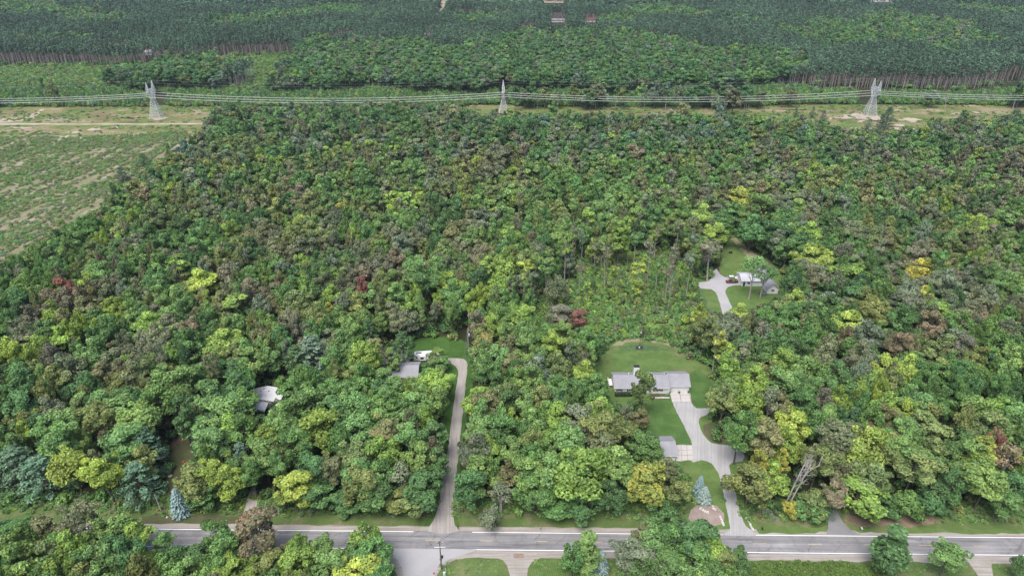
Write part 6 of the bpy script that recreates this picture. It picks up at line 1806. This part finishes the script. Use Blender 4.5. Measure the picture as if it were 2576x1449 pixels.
# gaps that show the trunks
gap = (np.sin(X*0.02+Y*0.013)+np.sin(X*0.031-Y*0.019+1.7)) > 1.72
X, Y, S, H = X[~gap], Y[~gap], S[~gap], H[~gap]
pv = R_.uniform(0.65, 1.4, (len(X), 1))*(1.05+0.25*np.sin(X*0.021+Y*0.013)*np.sin(Y*0.018-X*0.011))[:, None]; pc = np.array(C['pine'][0])*pv; pt = np.array(C['pine'][1])*pv
scatter('pine_forest', 'pines', rows(X, Y, S*R_.uniform(0.85, 1.15, len(X)), H/23, 4, pc, pt), 'dark even pine forest rising behind the hardwoods and meadow', 'pine forest')
X, Y = grid(-2000, 2000, 1300, 2400, 10.0)
k = pine_ok(X, Y); X, Y = X[k], Y[k]
H = 22*R_.uniform(0.78, 1.15, len(X))*(1+0.14*np.sin(X*0.009+Y*0.006)*np.sin(Y*0.013-X*0.004)); k = ~pine_open(X, Y, H); X, Y, H = X[k], Y[k], H[k]
pv = R_.uniform(0.65, 1.4, (len(X), 1))*(1.05+0.25*np.sin(X*0.021+Y*0.013)*np.sin(Y*0.018-X*0.011))[:, None]; pc = np.array(C['pine'][0])*pv; pt = np.array(C['pine'][1])*pv
scatter('pine_forest', 'pines_far', rows(X, Y, R_.uniform(1.5, 2.0, len(X)), H/22, 3, pc, pt), 'farthest pine forest fading towards the top of the view', 'pine forest')

# 5 weeds of the verges and the hedge bottom south of the road
n = 5200
lx = R_.uniform(-190, 190, n); ly = wl+R_.uniform(5.0, 12.5, n)
X = rc.x+rd.x*lx+rn.x*ly; Y = rc.y+rd.y*lx+rn.y*ly
px, py, _ = project(np.stack([X, Y, np.zeros(n)], -1))
bad = np.zeros(n, bool)
for q in (LANE, DRIVE, OPEN[4], OPEN[7], [(1728, 1262), (1830, 1262), (1910, 1346), (1728, 1346)], [(2110, 1290), (2360, 1284), (2360, 1326), (2150, 1326)]): bad |= inside(q, px, py)
bad |= R_.random(n) > np.clip((ly-wl-4)/8, 0.05, 0.9)
X, Y = X[~bad], Y[~bad]
a, b, _ = pick_cols('meadow', len(X))
scatter('verge_weeds', 'tufts', rows(X, Y, R_.uniform(0.6, 1.5, len(X)), R_.uniform(0.4, 1.2, len(X)), 3, a, b), 'tall green weeds fringing the road verge below the woods', 'weeds')
gc = [(1890, 1421), (1950, 1416), (2040, 1415), (2130, 1417), (2150, 1426), (2215, 1432), (2225, 1500), (1870, 1500)]
P0 = [at(*p) for p in gc]
X, Y = grid(min(p.x for p in P0), max(p.x for p in P0), min(p.y for p in P0), max(p.y for p in P0), 0.75)
px, py, _ = project(np.stack([X, Y, np.zeros(len(X))], -1)); k = inside(gc, px, py); X, Y = X[k], Y[k]
a = np.tile(np.array((0.095, 0.165, 0.035)), (len(X), 1))*R_.uniform(0.8, 1.2, (len(X), 1)); b = np.tile(np.array((0.135, 0.195, 0.04)), (len(X), 1))
scatter('vine_cover', 'tufts', rows(X, Y, R_.uniform(0.7, 1.2, len(X)), R_.uniform(0.6, 1.1, len(X)), 3, a, b), 'thick bright green vines covering the bank south of the road', 'vines')
n = 700
lx = R_.uniform(-40, 160, n); ly = -wl-R_.uniform(3.2, 9, n)
X = rc.x+rd.x*lx+rn.x*ly; Y = rc.y+rd.y*lx+rn.y*ly
px, py, _ = project(np.stack([X, Y, np.zeros(n)], -1))
bad = (px < 1100) | ((px > 1262) & (px < 1345)) | ((px > 2425) & (px < 2510))
X, Y = X[~bad], Y[~bad]; a, b, _ = pick_cols('meadow', len(X))
scatter('roadside_grass', 'tufts', rows(X, Y, R_.uniform(0.3, 0.7, len(X)), R_.uniform(0.12, 0.35, len(X)), 3, a, b), 'rough grass tufts on the south shoulder of the road', 'grass')

# garden shrubs of the ranch house, and the brush heaped on the pickup
def shrub(loc, sx, sz, colour, label, name='garden_shrub', cat='shrub'):
    o = plant(name, 'bush', loc, sx*1.7, sz*2.6, colour, cat, None); o['label'] = label
    return o
q = at(1654.5, 992.5); shrub((q.x, q.y-0.9, 0), 0.42, 0.45, 'green', 'round green shrub in the mulch bed nearest the yard tree')
q = at(1676.5, 992.5); shrub((q.x, q.y-0.9, 0), 0.48, 0.5, 'green', 'round green shrub in the mulch bed nearest the garage')
for px_, lab in ((1706.5, 'small dark potted shrub standing before the middle of the garage door'), (1732, 'small dark potted shrub at the outer corner of the garage'), (1684, 'tall dark potted shrub in the corner between house and garage')):
    q = at(px_, 987); shrub((q.x, q.y-0.5, 0.09), 0.26, 0.32, 'dark', lab)
q0_, q1_ = at(1546, 993.5), at(1592, 993.5)
rng = np.random.default_rng(8)
n = 1500; Lh = q1_.x-q0_.x
P = np.column_stack([rng.uniform(0, Lh, n), rng.uniform(-0.75, 0.75, n), rng.uniform(0.1, 1.15, n)])
f = rng.integers(0, 3, n); P[f == 0, 2] = 1.15+rng.normal(size=(f == 0).sum())*0.05; P[f == 1, 1] = -0.75+rng.normal(size=(f == 1).sum())*0.06
fo = Foliage(); fo.cards(leaves(P, unit(rng.normal(size=(n, 3))+np.array([0, -0.4, 0.8])), rng.normal(size=(n, 3)), np.full(n, 0.34), np.full(n, 0.24), rng), rng.random(n))
he = bpy.data.objects.new('hedge', fo.mesh('hedge', [M['leaf']])); COL.objects.link(he); he.location = (q0_.x, q0_.y-0.3, 0)
he['tint'] = (0.03, 0.055, 0.02); he['tip'] = (0.04, 0.07, 0.025)
tag(he, 'clipped dark hedge under the window at the free end of the ranch house', 'hedge')
bq = pk.matrix_world
q = at(1844.5, 711.3)
for dx in (-1.0, 0.0, 1.0):
    pass
shrub((q.x, q.y, 0.72), 1.0, 0.55, 'tan', 'heap of cut leafy brush carried in the bed of the dark red pickup', 'brush_heap', 'brush')

# ---------------------------------------------------------------- air
HAZE = 0.00005
if HAZE:
    hb = MB().box(-9500, 9500, -900, 12500, -1.5, CAM_H+12)
    t = NT('haze_air')
    pv = t.n('ShaderNodeVolumePrincipled')
    pv.inputs['Color'].default_value = (0.74, 0.87, 1.0, 1)
    pv.inputs['Density'].default_value = HAZE
    pv.inputs['Anisotropy'].default_value = 0.2
    t.l(pv.outputs[0], t.out.inputs['Volume'])
    tag(hb.build('haze', t.mat), None, None, None, 'stuff')
